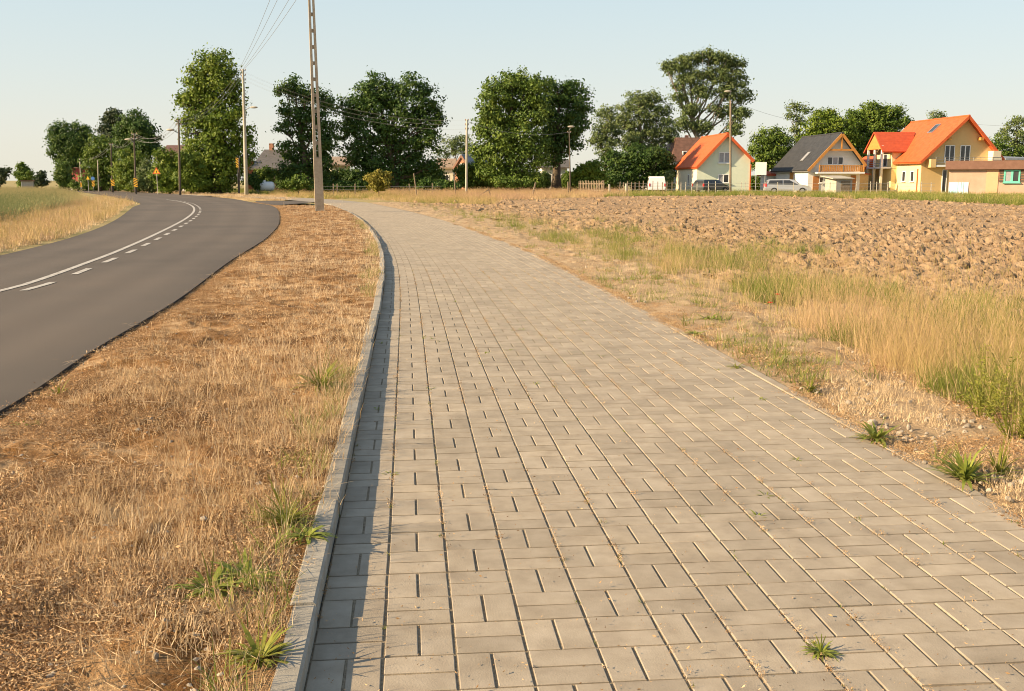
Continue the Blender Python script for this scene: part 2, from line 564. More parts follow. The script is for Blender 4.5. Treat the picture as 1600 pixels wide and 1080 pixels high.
# the road: matched edge curves
RR = [(-2.3, -4), (-2.5, 2), (-2.78, 5.35), (-3.1, 7.42), (-3.53, 10.67), (-4.39, 15.76), (-5.51, 23.02), (-7.36, 32.24), (-10.99, 47.33),
      (-14.19, 56.57), (-23.08, 78.4), (-42.56, 113.3), (-61.6, 140.7), (-110, 200)]
RL = [(-6.3, -4), (-6.5, 2), (-6.7, 5.35), (-7.0, 7.42), (-7.5, 10.67), (-8.35, 15.9), (-9.8, 22.8), (-12.56, 32.24), (-17.61, 47.33),
      (-21.2, 58), (-30.7, 78.4), (-47.5, 112), (-65.5, 141), (-114, 201)]
rr, rl = catmull(RR, 260), catmull(RL, 260)
ROAD_Z = .085
def wheel_tracks(m):
    n, l = m.node_tree.nodes, m.node_tree.links
    b = n['Principled BSDF']
    src = b.inputs['Base Color'].links[0].from_socket
    a = n.new('ShaderNodeAttribute')
    a.attribute_name = 'across'
    r = n.new('ShaderNodeValToRGB')
    r.color_ramp.interpolation = 'EASE'
    st = [(0, .92), (.07, 1.0), (.15, 1.14), (.24, 1.0), (.34, 1.13), (.45, .96), (.58, 1.0), (.66, 1.13), (.76, 1.0), (.85, 1.14), (.93, 1.0), (1, .9)]
    while len(r.color_ramp.elements) < len(st):
        r.color_ramp.elements.new(.5)
    for e_, (q, v) in zip(r.color_ramp.elements, st):
        e_.position = q
        e_.color = (v * .8, v * .8, v * .8, 1)
    l.new(a.outputs['Fac'], r.inputs[0])
    x = n.new('ShaderNodeMix')
    x.data_type = 'RGBA'
    x.blend_type = 'MULTIPLY'
    x.inputs[0].default_value = 1
    l.new(src, x.inputs[6])
    l.new(r.outputs[0], x.inputs[7])
    l.new(x.outputs[2], b.inputs['Base Color'])
M['road_asphalt'] = mat('road_asphalt', [(.088, .070, .055), (.118, .096, .077), (.16, .133, .108)], 140, .82, .5, 220, coord='World', bdist=.006,
                        cols2=[(.82, .82, .83), (1, 1, 1), (1.12, 1.09, 1.06)], scale2=.30, spec=.3)
wheel_tracks(M['road_asphalt'])
road = strip('road', rl, rr, 25, ROAD_Z, M['road_asphalt'])
e = MB()
for edge in (rr, rl):
    for i in range(len(edge) - 1):
        a, b = edge[i], edge[i + 1]
        e.poly([(*a, ROAD_Z), (*b, ROAD_Z), (*b, -.05), (*a, -.05)])
e.build('shaded_asphalt_edge', M['shaded_asphalt_edge'], road)

CL = catmull([(-5.5, 7)] + [G(px, py, ROAD_Z) for px, py in [(0, 455), (60, 438), (130, 413), (190, 390), (250, 363), (290, 342), (303, 330), (300, 322), (285, 316), (260, 312)]], 400)

def arclen(P):
    d = np.hypot(*(P[1:] - P[:-1]).T)
    return np.concatenate([[0], np.cumsum(d)])

def along(P, S, s):
    x, y = np.interp(s, S, P[:, 0]), np.interp(s, S, P[:, 1])
    s2 = np.minimum(s + .05, S[-1])
    s1 = np.maximum(s2 - .1, 0)
    tx, ty = np.interp(s2, S, P[:, 0]) - np.interp(s1, S, P[:, 0]), np.interp(s2, S, P[:, 1]) - np.interp(s1, S, P[:, 1])
    n = np.hypot(tx, ty) + 1e-9
    return x, y, tx / n, ty / n

def paint(name, s0, s1, off, w, n):
    b = MB()
    s = np.linspace(s0, s1, n)
    x, y, tx, ty = along(CL, CLS, s)
    nx, ny = ty, -tx                     # to the right of travel
    for i in range(n - 1):
        q = []
        for k, o in ((i, off - w / 2), (i, off + w / 2), (i + 1, off + w / 2), (i + 1, off - w / 2)):
            q.append((x[k] + nx[k] * o, y[k] + ny[k] * o, ROAD_Z + .005))
        b.poly(q)
    o = b.build(name, M['paint'], road, fix=False)
    if o.data.polygons[0].normal.z < 0:
        o.data.flip_normals()
    return o
CLS = arclen(CL)
paint('centre_line', 0, CLS[-1] - .1, 0, .09, 160)
s = .4
while s < CLS[-1] - 2:
    paint('dash', s, s + .95, .25, .09, 5)
    s += 2.0

# the block paved path: left edge curve, thirteen columns of paired pavers to its right
PL = [(-.20, -1.2)] + [G(*q) for q in [(478, 1080), (520, 850), (545, 740), (572, 600), (590, 510), (600, 450), (601, 410), (590, 375), (565, 345), (540, 330), (505, 317)]]
pl = catmull(PL, 1200)
q_ = arclen(pl)
g_ = np.linspace(0, q_[-1], 1600)
pl = np.stack([np.interp(g_, q_, pl[:, 0]), np.interp(g_, q_, pl[:, 1])], 1)
w_ = int(1.5 / (g_[1] - g_[0]))
for _ in range(3):                      # even out the hand-measured curve
    pad = np.vstack([2 * pl[0] - pl[w_:0:-1], pl, 2 * pl[-1] - pl[-2:-w_ - 2:-1]])
    ker = np.ones(2 * w_ + 1) / (2 * w_ + 1)
    pl = np.stack([np.convolve(pad[:, 0], ker, 'valid'), np.convolve(pad[:, 1], ker, 'valid')], 1)
PS = arclen(pl)
def offs(P, d):
    t = np.gradient(P, axis=0)
    t /= np.hypot(t[:, 0], t[:, 1])[:, None]
    return P + np.stack([t[:, 1], -t[:, 0]], 1) * d
NC, MOD = 13, .203
PW = NC * MOD
plr = offs(pl, PW + .07)
path = strip('path', pl[::4], plr[::4], 4, -.0048, M['joint'])
far_l = catmull([tuple(pl[-1]), (-17, 73), (-25, 86), (-42, 106), (-60, 128)], 60)
far_r = catmull([tuple(plr[-1]), (-14.6, 75.5), (-23, 88.5), (-40, 109), (-58, 131)], 60)
strip('pavement', far_l, far_r, 3, .0, M['path_far'])

def paver(l, w):
    c, h, zc, d = .0022, .0, -.0013, -.05
    b = MB()
    def ring(x, y, z):
        return [(-x, -y, z), (x, -y, z), (x, y, z), (-x, y, z)]
    v = ring(w / 2 - c, l / 2 - c, h) + ring(w / 2, l / 2, zc) + ring(w / 2, l / 2, d)
    f = [(0, 1, 2, 3)] + [(4 * r + 4 + k, 4 * r + 4 + (k + 1) % 4, 4 * r + (k + 1) % 4, 4 * r + k) for r in (0, 1) for k in range(4)]
    return v, f
GA, GB = .0095, .0078                      # gaps between columns and between rows
PV = {'across': paver(MOD / 2 - GB, MOD - GA), 'along': paver(MOD - GB, MOD / 2 - GA * .9)}
pm = {}
for k, (v, f) in PV.items():
    me = bpy.data.meshes.new('brick')
    me.from_pydata(v, [], f)
    me.materials.append(M['brick'])
    pm[k] = me
slots = []
nrow = int(PS[-1] / MOD)
for r in range(nrow):
    sc = (r + .5) * MOD
    x0, y0, tx, ty = (float(q) for q in along(pl, PS, np.array(sc)))
    # stretch of the outer columns where the path bends
    xa, ya, txa, tya = (float(q) for q in along(pl, PS, np.array(max(sc - 1, 0))))
    xb, yb, txb, tyb = (float(q) for q in along(pl, PS, np.array(sc + 1)))
    bend = (txa * tyb - tya * txb) / 2.0     # left bend positive
    for c in range(NC):
        vv = (c + .5) * MOD
        st = 1 + bend * vv
        for k in (0, 1):
            if (r + c) % 2:
                kind, dv, ds = 'across', 0, (k - .5) * MOD / 2 * st
            else:
                kind, dv, ds = 'along', (k - .5) * MOD / 2, 0
            x = x0 + ty * (vv + dv) + tx * ds
            y = y0 - tx * (vv + dv) + ty * ds
            slots.append((x, y, math.atan2(ty, tx) - math.pi / 2, st, kind))
def inframe(x, y, z=0, m=1.02):
    w = y * CP - (z - EYE) * SP
    if w < .1:
        return False
    u = F * x / w
    v = F * (y * SP + (z - EYE) * CP) / w
    return abs(u) < 800 * m and abs(v) < 540 * m
slots.sort(key=lambda q: q[0] ** 2 + q[1] ** 2)
seen = [q for q in slots if inframe(q[0], q[1])]
near = seen[:300]
nearset = set(id(q) for q in near)
for q in near:
    o = link('brick', pm[q[4]], path)
    o.location = (q[0], q[1], random.gauss(0, .0007))
    o.rotation_euler = (random.gauss(0, .003), random.gauss(0, .003), q[2] + random.gauss(0, .006))
    o.scale = (1, q[3], 1)
V, Fq, T = [], [], []
for q in slots:
    if id(q) in nearset:
        continue
    v, f = PV[q[4]]
    v = np.array(v)
    ca, sa = math.cos(q[2] + random.gauss(0, .006)), math.sin(q[2] + random.gauss(0, .006))
    X, Yv = v[:, 0], v[:, 1] * q[3]
    tl = random.gauss(0, .003)
    b0 = sum(len(k) for k in V)
    V.append(np.stack([q[0] + X * ca - Yv * sa, q[1] + X * sa + Yv * ca, v[:, 2] + X * tl + random.gauss(0, .0007)], 1))
    Fq.append(np.array(f) + b0)
    T.append(np.full(len(f), random.random()))
o = link('paving_bricks', npmesh('paving_bricks', np.vstack(V), np.vstack(Fq), M['brick'], np.concatenate(T)), path)
o['kind'] = 'stuff'

def stones(cname, sname, base, lat, wid, ztop, depth, s_end, m, chamfer):
    """one-metre edging stones along an edge of the path"""
    root = bpy.data.objects.new(cname, None)
    COL.objects.link(root)
    tag(root, kind='structure')
    s = .1
    while s < s_end:
        b = MB()
        ln = .994
        n = 3
        rows = []
        dz = random.gauss(0, .003)
        dl = random.gauss(0, .003)
        for q in np.linspace(s, s + ln, n):
            x, y, tx, ty = (float(k) for k in along(pl, PS, np.array(q)))
            row = []
            for (o_, z_) in ((lat, depth), (lat, ztop - chamfer), (lat + chamfer, ztop), (lat + wid - chamfer, ztop), (lat + wid, ztop - chamfer), (lat + wid, depth)):
                row.append((x + ty * (o_ + dl), y - tx * (o_ + dl), z_ + dz))
            rows.append(row)
        for i in range(n - 1):
            for k in range(5):
                b.poly([rows[i][k], rows[i][k + 1], rows[i + 1][k + 1], rows[i + 1][k]])
        b.poly(rows[0]).poly(rows[-1][::-1])
        b.build(sname, m, root)
        s += 1.0
    return root
stones('kerb', 'kerb_stone', pl, -.080, .078, .064, -.08, PS[-1] - 8, M['kerb'], .008)
stones('edging', 'edging_stone', pl, PW + .006, .062, .001, -.08, 36, M['brick'], .003)

# dry verge between the road and the path
Yv = np.concatenate([np.linspace(-1.5, 14, 460), np.linspace(14.1, 52, 160)])
order = np.argsort(pl[:, 1])
kx = np.interp(Yv, pl[order, 1], offs(pl, -.070)[order, 0])
ro = np.argsort(rr[:, 1])
rx = np.interp(Yv, rr[ro, 1], rr[ro, 0])
vl, vr = np.stack([rx, Yv], 1), np.stack([kx, Yv], 1)
def vergez(x, y, t):
    e = np.minimum(np.minimum(t, 1 - t) * 8, 1)
    return .060 + e * (.05 * fbm(x, y, .9, 3) + .036 * fbm(x, y, 6.0, 8, 4)) + .012 * e
strip('verge', vl, vr, 190, vergez, M['verge'])
# asphalt spur that joins the road to the path behind the verge
sheet('driveway', [G(*q, .07) for q in [(398, 317.5), (425, 321.5), (455, 319), (480, 317.2), (492, 315.8), (470, 314.4), (430, 313.5), (400, 314)]], .07, M['asphalt'])

# sandy strip right of the path, then rough grass, then the ploughed field
sl = plr[plr[:, 1] > -1.5]
sr = offs(plr, 2.3)[plr[:, 1] > -1.5]
def sandz(x, y, t):
    return -.012 + np.minimum(t * 5, 1) * (.03 + .035 * fbm(x, y, 1.1, 21) + .05 * fbm(x, y, 7, 25))
strip('soil_strip', sl[::3], sr[::3], 60, sandz, M['sandy'])

fo = offs(plr, 1.7)
fk = fo[(fo[:, 1] > 1)]
FIELD = [tuple(q) for q in fk[::40] if q[1] < 62] + [G(815, 312), G(1000, 307), G(1200, 306.5), G(1400, 312), G(1600, 322), (50, 60), (40, 1)]
ys = 1.0 * (90.0 / 1.0) ** np.linspace(0, 1, 560)
ts = np.linspace(-.35, .85, 420)
Yg, Tg = np.meshgrid(ys, ts, indexing='ij')
Xg = Tg * (Yg + 2)
def fieldz(x, y):
    big = fbm(x, y, .5, 31, 2) * .10
    md = np.clip(.95 + 1.1 * fbm(x * .6, y, .22, 44, 3), .6, 1.5)
    cl = np.abs(fbm(x, y, 3.4, 35, 5)) * .155 * md
    cl2 = np.abs(fbm(x * .7 + y * .5, y, 9.0, 39, 3)) * .05 * md
    return big + cl + cl2 - .02
zz = fieldz(Xg.ravel(), Yg.ravel())
Fq = gridfaces(len(ys), len(ts))
cxy = np.stack([Xg.ravel(), Yg.ravel()], 1)[Fq].mean(1)
keep = pip(cxy[:, 0], cxy[:, 1], FIELD)
Fq = Fq[keep]
used, inv = np.unique(Fq, return_inverse=True)
Vf = np.stack([Xg.ravel(), Yg.ravel(), zz], 1)[used]
Fq = inv.reshape(-1, 4)[:, ::-1]
me = npmesh('field', Vf, Fq, M['field'], smooth=False)
if me.polygons[0].normal.z < 0:
    me.flip_normals()
tag(link('field', me), kind='structure')
# grass sheet left of the road
lo = rl[(rl[:, 1] > -3) & (rl[:, 1] < 130)]
strip('meadow', offs(lo, -60), lo, 30, lambda x, y, t: -.02 + .07 * t + .25 * np.minimum((1 - t) * 4, 1) * (t < 1), M['ground'])

# ------------------------------------------------------------------ scattered ground cover
HID = bpy.data.collections.new('tuft_kinds')
def scatter(name, label, protos, P, rot, scl, tint):
    """one stuff object whose points carry copies of small tuft meshes"""
    c = bpy.data.collections.new(name + '_kinds')
    for me in protos:
        c.objects.link(bpy.data.objects.new(name + '_kind', me))
    n = len(P)
    me = bpy.data.meshes.new(name)
    me.vertices.add(n)
    me.vertices.foreach_set('co', np.ascontiguousarray(P, np.float32).ravel())
    for an, ty, key, dat in (('rot', 'FLOAT_VECTOR', 'vector', rot), ('scl', 'FLOAT_VECTOR', 'vector', scl), ('tint', 'FLOAT', 'value', tint)):
        a = me.attributes.new(an, ty, 'POINT')
        a.data.foreach_set(key, np.ascontiguousarray(dat, np.float32).ravel())
    a = me.attributes.new('idx', 'INT', 'POINT')
    a.data.foreach_set('value', RNG.integers(0, len(protos), n).astype(np.int32))
    me.update()
    o = link(name, me)
    tag(o, label, kind='stuff')
    g = bpy.data.node_groups.new(name, 'GeometryNodeTree')
    g.interface.new_socket('Geometry', in_out='INPUT', socket_type='NodeSocketGeometry')
    g.interface.new_socket('Geometry', in_out='OUTPUT', socket_type='NodeSocketGeometry')
    N, L = g.nodes, g.links
    gi, go = N.new('NodeGroupInput'), N.new('NodeGroupOutput')
    ip, ci = N.new('GeometryNodeInstanceOnPoints'), N.new('GeometryNodeCollectionInfo')
    ci.inputs['Collection'].default_value = c
    ci.inputs['Separate Children'].default_value = True
    ci.inputs['Reset Children'].default_value = True
    ip.inputs['Pick Instance'].default_value = True
    def na(an, ty):
        x = N.new('GeometryNodeInputNamedAttribute')
        x.data_type = ty
        x.inputs['Name'].default_value = an
        return x.outputs['Attribute']
    L.new(gi.outputs[0], ip.inputs['Points'])
    L.new(ci.outputs[0], ip.inputs['Instance'])
    L.new(na('idx', 'INT'), ip.inputs['Instance Index'])
    L.new(na('rot', 'FLOAT_VECTOR'), ip.inputs['Rotation'])
    L.new(na('scl', 'FLOAT_VECTOR'), ip.inputs['Scale'])
    L.new(ip.outputs[0], go.inputs[0])
    md = o.modifiers.new('scatter', 'NODES')
    md.node_group = g
    return o

def blades(n, rad, h0, h1, w, lean, m, heads=0.0, seg=3, curl=.5, name='tuft'):
    """a tuft: tapered bent strips rising from a small disc"""
    V, Fq = [], []
    for _ in range(n):
        a, r = random.uniform(0, 6.283), rad * math.sqrt(random.random())
        x, y = r * math.cos(a), r * math.sin(a)
        la = a + random.gauss(0, .9)
        ln = abs(random.gauss(0, lean))
        h = random.uniform(h0, h1)
        wa = random.uniform(0, 6.283)
        dx, dy = math.cos(wa) * w / 2, math.sin(wa) * w / 2
        b = len(V)
        z, hx = 0, 0
        ang = ln
        for i in range(seg + 1):
            k = (1 - .85 * i / seg)
            V.append((x + hx * math.cos(la) - dx * k, y + hx * math.sin(la) - dy * k, z))
            V.append((x + hx * math.cos(la) + dx * k, y + hx * math.sin(la) + dy * k, z))
            st = h / seg
            z += st * math.cos(ang)
            hx += st * math.sin(ang)
            ang += curl * random.uniform(.2, 1) / seg * 2
        for i in range(seg):
            Fq.append((b + 2 * i, b + 2 * i + 1, b + 2 * i + 3, b + 2 * i + 2))
        if random.random() < heads:
            tx, ty, tz = x + hx * math.cos(la), y + hx * math.sin(la), z
            hl, hw = random.uniform(.03, .075), w * .75
            b = len(V)
            for (ax, ay) in ((1, 0), (0, 1)):
                b = len(V)
                V += [(tx, ty, tz - hl * .6), (tx + ax * hw, ty + ay * hw, tz - hl * .1), (tx + .012 * math.cos(la), ty + .012 * math.sin(la), tz + hl * .5), (tx - ax * hw, ty - ay * hw, tz - hl * .1)]
                Fq.append((b, b + 1, b + 2, b + 3))
    me = bpy.data.meshes.new(name)
    me.from_pydata(V, [], Fq)
    me.materials.append(m)
    return me

def crumbs(n, rad, s0, s1, m, flat=.5, long_=1.0):
    V, Fq = [], []
    for _ in range(n):
        a, r = random.uniform(0, 6.283), rad * math.sqrt(random.random())
        c = Vector((r * math.cos(a), r * math.sin(a), random.uniform(0, .02)))
        R = Matrix.Rotation(random.uniform(0, 6.283), 3, 'Z') @ Matrix.Rotation(random.gauss(0, flat), 3, 'X') @ Matrix.Rotation(random.gauss(0, flat), 3, 'Y')
        s = random.uniform(s0, s1)
        b = len(V)
        V += [tuple(c + R @ Vector(p)) for p in ((-s * long_, 0, .2 * s), (0, -s * .4, 0), (s * long_, 0, .3 * s), (0, s * .4, 0))]
        Fq.append((b, b + 1, b + 2, b + 3))
    me = bpy.data.meshes.new('crumbs')
    me.from_pydata(V, [], Fq)
    me.materials.append(m)
    return me

def sample(n, poly, y0, y1, a=1.0, spread=.62, xoff=1.2):
    """random ground points inside a polygon, thinning with distance"""
    out = []
    tot = 0
    while tot < n:
        u = RNG.random(n * 2)
        if abs(a - 1) < 1e-6:
            Y = y0 * (y1 / y0) ** u
        else:
            Y = (y0 ** (1 - a) + u * (y1 ** (1 - a) - y0 ** (1 - a))) ** (1 / (1 - a))
        X = (Y + xoff) * RNG.uniform(-spread, spread, len(Y))
        k = pip(X, Y, poly)
        out.append(np.stack([X[k], Y[k]], 1))
        tot += int(k.sum())
        if len(out) > 60:
            break
    P = np.vstack(out)[:n]
    return P[:, 0], P[:, 1]

def put(name, label, protos, x, y, z, s, tilt=.12, tint=None, zs=None):
    n = len(x)
    rot = np.stack([RNG.normal(0, tilt, n), RNG.normal(0, tilt, n), RNG.uniform(0, 6.283, n)], 1)
    s = np.asarray(s)
    scl = np.stack([s, s, s if zs is None else s * zs], 1)
    tint = np.clip(RNG.normal(.5, .22, n), 0, 1) if tint is None else np.clip(tint, 0, 1)
    return scatter(name, label, protos, np.stack([x, y, np.broadcast_to(z, (n,))], 1), rot, scl, tint)

VERGE = np.vstack([vl[::4], vr[::-4]])
def vz(x, y):
    return .060 + .05 * fbm(x, y, .9, 3) + .036 * fbm(x, y, 6.0, 8, 4)
straw_p = [blades(14, .06, .025, .075, .0026, .7, M['straw']) for _ in range(6)] + [blades(7, .04, .06, .14, .002, .4, M['straw'], .3) for _ in range(2)]
stub_p = [blades(12, .05, .015, .045, .0035, .9, M['straw'], 0, 2) for _ in range(5)]
lit_p = [crumbs(64, .10, .002, .0065, M['litter'], .9, .9) for _ in range(6)] + [crumbs(18, .10, .004, .010, M['litter'], .9, 1.2) for _ in range(2)]
stalk_p = [crumbs(5, .12, .0022, .004, M['straw'], .15, 16) for _ in range(4)]
x, y = sample(15000, VERGE, 1.9, 50, 1.2)
dens = fbm(x, y, .7, 50, 4) * 1.5 + .30 * np.clip((y - 4) / 4, 0, 1)
re_ = x - np.interp(y, rr[ro, 1], rr[ro, 0])
dens = dens - .62 * np.clip((6.0 - y) / 3.0, 0, 1) - 2 * (re_ < .30)
k = dens > RNG.normal(.13, .16, len(x))
x, y = x[k], y[k]
put('dry_grass', 'straw coloured dry grass tufts covering the verge between road and path', straw_p, x, y, vz(x, y) - .01, RNG.uniform(.55, 1.25, len(x)) * (1 + y / 60), tint=RNG.normal(.5, .2, len(x)) + np.clip((y - 5) / 12, 0, .45))
x, y = sample(9000, VERGE, 1.9, 30, 1.4)
k = (x - np.interp(y, rr[ro, 1], rr[ro, 0]) > .22) & (fbm(x, y, 1.0, 140, 3) + .5 * np.clip((y - 4.5) / 4, 0, 1) > .24)
x, y = x[k], y[k]
put('stubble_grass', 'short flattened straw stubble on the verge', stub_p, x, y, vz(x, y) - .005, RNG.uniform(.6, 1.5, len(x)), .3)
x, y = sample(21000, VERGE, 1.9, 18, 1.8)
k = (fbm(x, y, 2.2, 180, 4) + RNG.normal(0, .08, len(x)) > .02) & (x - np.interp(y, rr[ro, 1], rr[ro, 0]) > .12) & (np.interp(y, Yv, kx) - x > .11)
x, y = x[k], y[k]
put('leaf_litter', 'crumbled brown leaves and dead moss lying on the verge', lit_p, x, y, vz(x, y) + .004, RNG.uniform(.7, 1.3, len(x)), .1)
x, y = sample(700, VERGE, 1.9, 14, 1.5)
put('dead_stalks', 'loose pale stalks lying flat on the verge', stalk_p, x, y, vz(x, y) + .018, RNG.uniform(.6, 1.4, len(x)), .1)
# longer dry grass fringe beside the kerb
s_ = RNG.random(1700) ** 1.5 * 34
xx, yy, tx, ty = along(pl, PS, s_ + 1.0)
d = -.075 - np.abs(RNG.normal(0, .11, len(s_)))
x, y = xx + ty * d, yy - tx * d
kx_ = fbm(x, y, .8, 61, 2) > -.12
x, y = x[kx_], y[kx_]
put('kerbside_grass', 'longer dry grass leaning over the raised kerb', straw_p + [blades(12, .05, .10, .22, .0026, .4, M['straw'], .2) for _ in range(2)], x, y, .05, RNG.uniform(.5, 1.05, len(x)), .16)
kg = RNG.random(len(x)) < .22
x2, y2 = x[kg], y[kg]
grn_p = [blades(14, .05, .05, .15, .005, .5, M['green']) for _ in range(4)]
put('kerbside_green', 'green grass blades growing among dry grass at the kerb', grn_p, x2 - .03, y2, .05, RNG.uniform(.6, 1.2, len(x2)))

# right hand side: band of tall ripe grass along the field, sparse weeds before and behind it
def band(o0, o1, s0, s1):
    a, b = offs(plr, o0), offs(plr, o1)
    k = (plr[:, 1] > s0) & (plr[:, 1] < s1)
    return np.vstack([a[k][::10], b[k][::-10]])
tall_p = [blades(20, .14, .14, .42, .0024, .34, M['tall'], .3, 4, .5) for _ in range(6)] + [blades(12, .13, .30, .62, .002, .26, M['tall'], .85, 4, .4) for _ in range(4)]
po = np.argsort(plr[:, 1])
def off_edge(x, y):
    ex = np.interp(y, plr[po, 1], plr[po, 0])
    ex2 = np.interp(y + .5, plr[po, 1], plr[po, 0])
    return (x - ex) / np.sqrt(1 + ((ex2 - ex) / .5) ** 2)
tb = band(.6, 2.9, .5, 62)
x, y = sample(9000, tb, 2.6, 60, 1.2)
oe_ = off_edge(x, y)
k = (oe_ > 1.05 + .75 * fbm(x, y * .7, .9, 150, 3)) & (oe_ < 1.9 + 1.0 * fbm(x, y, .7, 155, 3))
x, y = x[k], y[k]
wob = fbm(x, y, .8, 70, 2)
k = wob + .6 * fbm(x, y, 2.2, 171, 2) + RNG.normal(0, .10, len(x)) > -.04
x, y = x[k], y[k]
tn = RNG.normal(.55, .20, len(x)) + fbm(x, y, .5, 77, 3) * 1.3
put('tall_grass', 'tall ripening grass along the edge of the ploughed field', tall_p, x, y, -.02, RNG.uniform(.5, 1.0, len(x)) * (1 + .9 * fbm(x, y, .8, 73, 2)) * np.clip(1.12 - y / 70, .6, 1), .1, tn)
stem_p = [blades(5, .10, .35, .70, .0022, .22, M['tall'], 1.0, 4, .3) for _ in range(5)]
x, y = sample(1500, band(.8, 3.2, .5, 50), 2.6, 45, 1.2)
k = fbm(x, y, .7, 160, 2) > -.1
put('tall_stems', 'single tall seeding grass stems above the rough grass', stem_p, x[k], y[k], -.01, RNG.uniform(.7, 1.25, k.sum()), .2, RNG.uniform(.1, 1, k.sum()))
gl_p = [blades(26, .09, .10, .34, .005, .3, M['green'], 0, 3) for _ in range(5)]
x, y = sample(3600, band(.85, 2.9, .5, 62), 2.6, 60, 1.1)
k = fbm(x, y, 1.0, 81, 3) > .08
put('green_grass', 'green grass clumps among the tall ripe grass', gl_p, x[k], y[k], -.01, RNG.uniform(.6, 1.2, k.sum()), .1)
x, y = sample(5200, band(.06, 1.25, .5, 50), 2.5, 48, 1.25)
k = fbm(x, y, 1.4, 85, 3) > .12
put('path_edge_grass', 'sparse dry tufts on the sandy edge of the path', straw_p + stub_p, x[k], y[k], .0, RNG.uniform(.5, 1.2, k.sum()), .2, RNG.normal(.65, .2, k.sum()))
x, y = sample(2400, band(.04, 1.3, .5, 45), 2.5, 42, 1.25)
k = fbm(x, y, 1.5, 88, 3) > .12
put('path_edge_green', 'low green tufts on the sandy edge of the path', grn_p, x[k], y[k], .0, RNG.uniform(.5, 1.2, k.sum()), .15)
x, y = sample(5000, band(.06, 1.4, .5, 40), 2.5, 36, 1.5)
k = fbm(x, y, 1.7, 190, 3) > -.02
x, y = x[k], y[k]
put('edge_litter', 'dry litter on the sandy edge of the path', lit_p, x, y, .015, RNG.uniform(.5, 1.2, len(x)), .1)
def pebble():
    b = MB()
    b.ellipsoid((0, 0, 0), (1, .8, .6), 7, 5)
    b.v = [tuple(Vector(p) * random.uniform(.8, 1.15)) for p in b.v]
    me = bpy.data.meshes.new('pebble')
    me.from_pydata(b.v, [], b.f)
    me.materials.append(M['stone'])
    return me
x, y = sample(1300, band(.03, 1.1, .5, 25), 2.5, 22, 1.7)
put('gravel', 'small pale stones on the sandy edge of the path', [pebble() for _ in range(4)], x, y, .012, np.abs(RNG.normal(.008, .006, len(x))) + .003, .5)
x, y = sample(900, VERGE, 1.9, 14, 1.6)
put('verge_stones', 'small pale stones lying on the verge', [pebble() for _ in range(4)], x, y, vz(x, y) + .01, np.abs(RNG.normal(.005, .004, len(x))) + .002, .5)
# sparse weeds running into the field edge
x, y = sample(3200, band(2.2, 5.2, .5, 40), 3, 38, .9)
k = fbm(x, y, .6, 91, 3) > .20
put('field_edge_weeds', 'green and dry weeds scattered on the near edge of the ploughed field', gl_p + grn_p, x[k], y[k], .03, RNG.uniform(.5, 1.0, k.sum()), .2)
x, y = sample(600, band(2.1, 3.4, .5, 40), 3, 38, 1.1)
k = fbm(x, y, .6, 93, 3) > .05
put('field_edge_straw', 'thin dry grass fading out onto the ploughed soil', tall_p, x[k], y[k], .0, RNG.uniform(.35, .8, k.sum()), .2, RNG.normal(.7, .2, k.sum()))
# clods
def clod():
    b = MB()
    b.ellipsoid((0, 0, 0), (1, random.uniform(.6, .9), random.uniform(.5, .8)), 8, 5)
    b.v = [tuple(Vector(p) * random.uniform(.7, 1.2)) for p in b.v]
    me = bpy.data.meshes.new('clod')
    me.from_pydata(b.v, [], b.f)
    me.materials.append(M['clod'])
    return me
FI = [tuple(q) for q in offs(plr, 2.5)[::40] if 1 < q[1] < 62] + FIELD[-7:]
x, y = sample(24000, FI, 6, 88, .6, .62)
put('soil_clods', 'lumps of turned earth all over the ploughed field', [clod() for _ in range(7)], x, y, fieldz(x, y) - .005, np.minimum(RNG.pareto(2.6, len(x)) * .020 + .013, .13) * (1 + .007 * y), .6, zs=.8)

# grass strips farther off
def far_scatter(name, label, protos, polypx, n, s0, s1, z=-.05, tint=None, a=.4, g=G):
    poly = [G(*q) for q in polypx]
    ymin, ymax = min(q[1] for q in poly), max(q[1] for q in poly)
    x, y = sample(n, poly, ymin, ymax, a, .62)
    tn = None if tint is None else RNG.normal(tint, .2, len(x)) + fbm(x, y, .15, 99, 2) * .6
    return put(name, label, protos, x, y, z, RNG.uniform(s0, s1, len(x)), .1, tn)
clump_g = [blades(30, .35, .25, .75, .03, .25, M['green'], .0, 3) for _ in range(4)]
clump_w = [blades(30, .35, .35, .7, .022, .22, M['wheat'], .5, 3) for _ in range(4)]
clump_t = [blades(30, .35, .25, .62, .022, .25, M['tall'], .5, 3) for _ in range(4)]
clump_s = [blades(26, .35, .05, .22, .02, .5, M['straw'], .1, 2) for _ in range(4)]
far_scatter('roadside_meadow', 'tall green weeds in front of the new houses', clump_g + clump_t[:1], [(940, 308), (1100, 307), (1200, 307), (1400, 313), (1640, 324), (1640, 309), (1420, 303), (1200, 301), (1000, 301)], 3000, .45, .85, tint=.55)
far_scatter('pasture_grass', 'ripe reddish grass of the pasture behind the leaning posts', clump_t, [(640, 309), (760, 313), (815, 311), (980, 307), (980, 300), (800, 299.5), (640, 300), (540, 300.5)], 2300, .6, 1.0, tint=.8)
far_scatter('meadow_fringe', 'dry and green grass between path and trees', clump_t + clump_s, [(505, 311), (545, 309), (640, 316), (760, 322), (790, 313), (640, 303), (520, 300), (400, 297.5), (340, 298)], 2600, .45, .8, tint=.3)
far_scatter('roadside_straw', 'bleached short grass on the far side of the bend', clump_s, [(150, 299.5), (200, 299.4), (330, 306.5), (390, 313), (470, 312), (440, 306), (390, 303), (300, 299), (200, 297)], 1500, .6, 1.0)
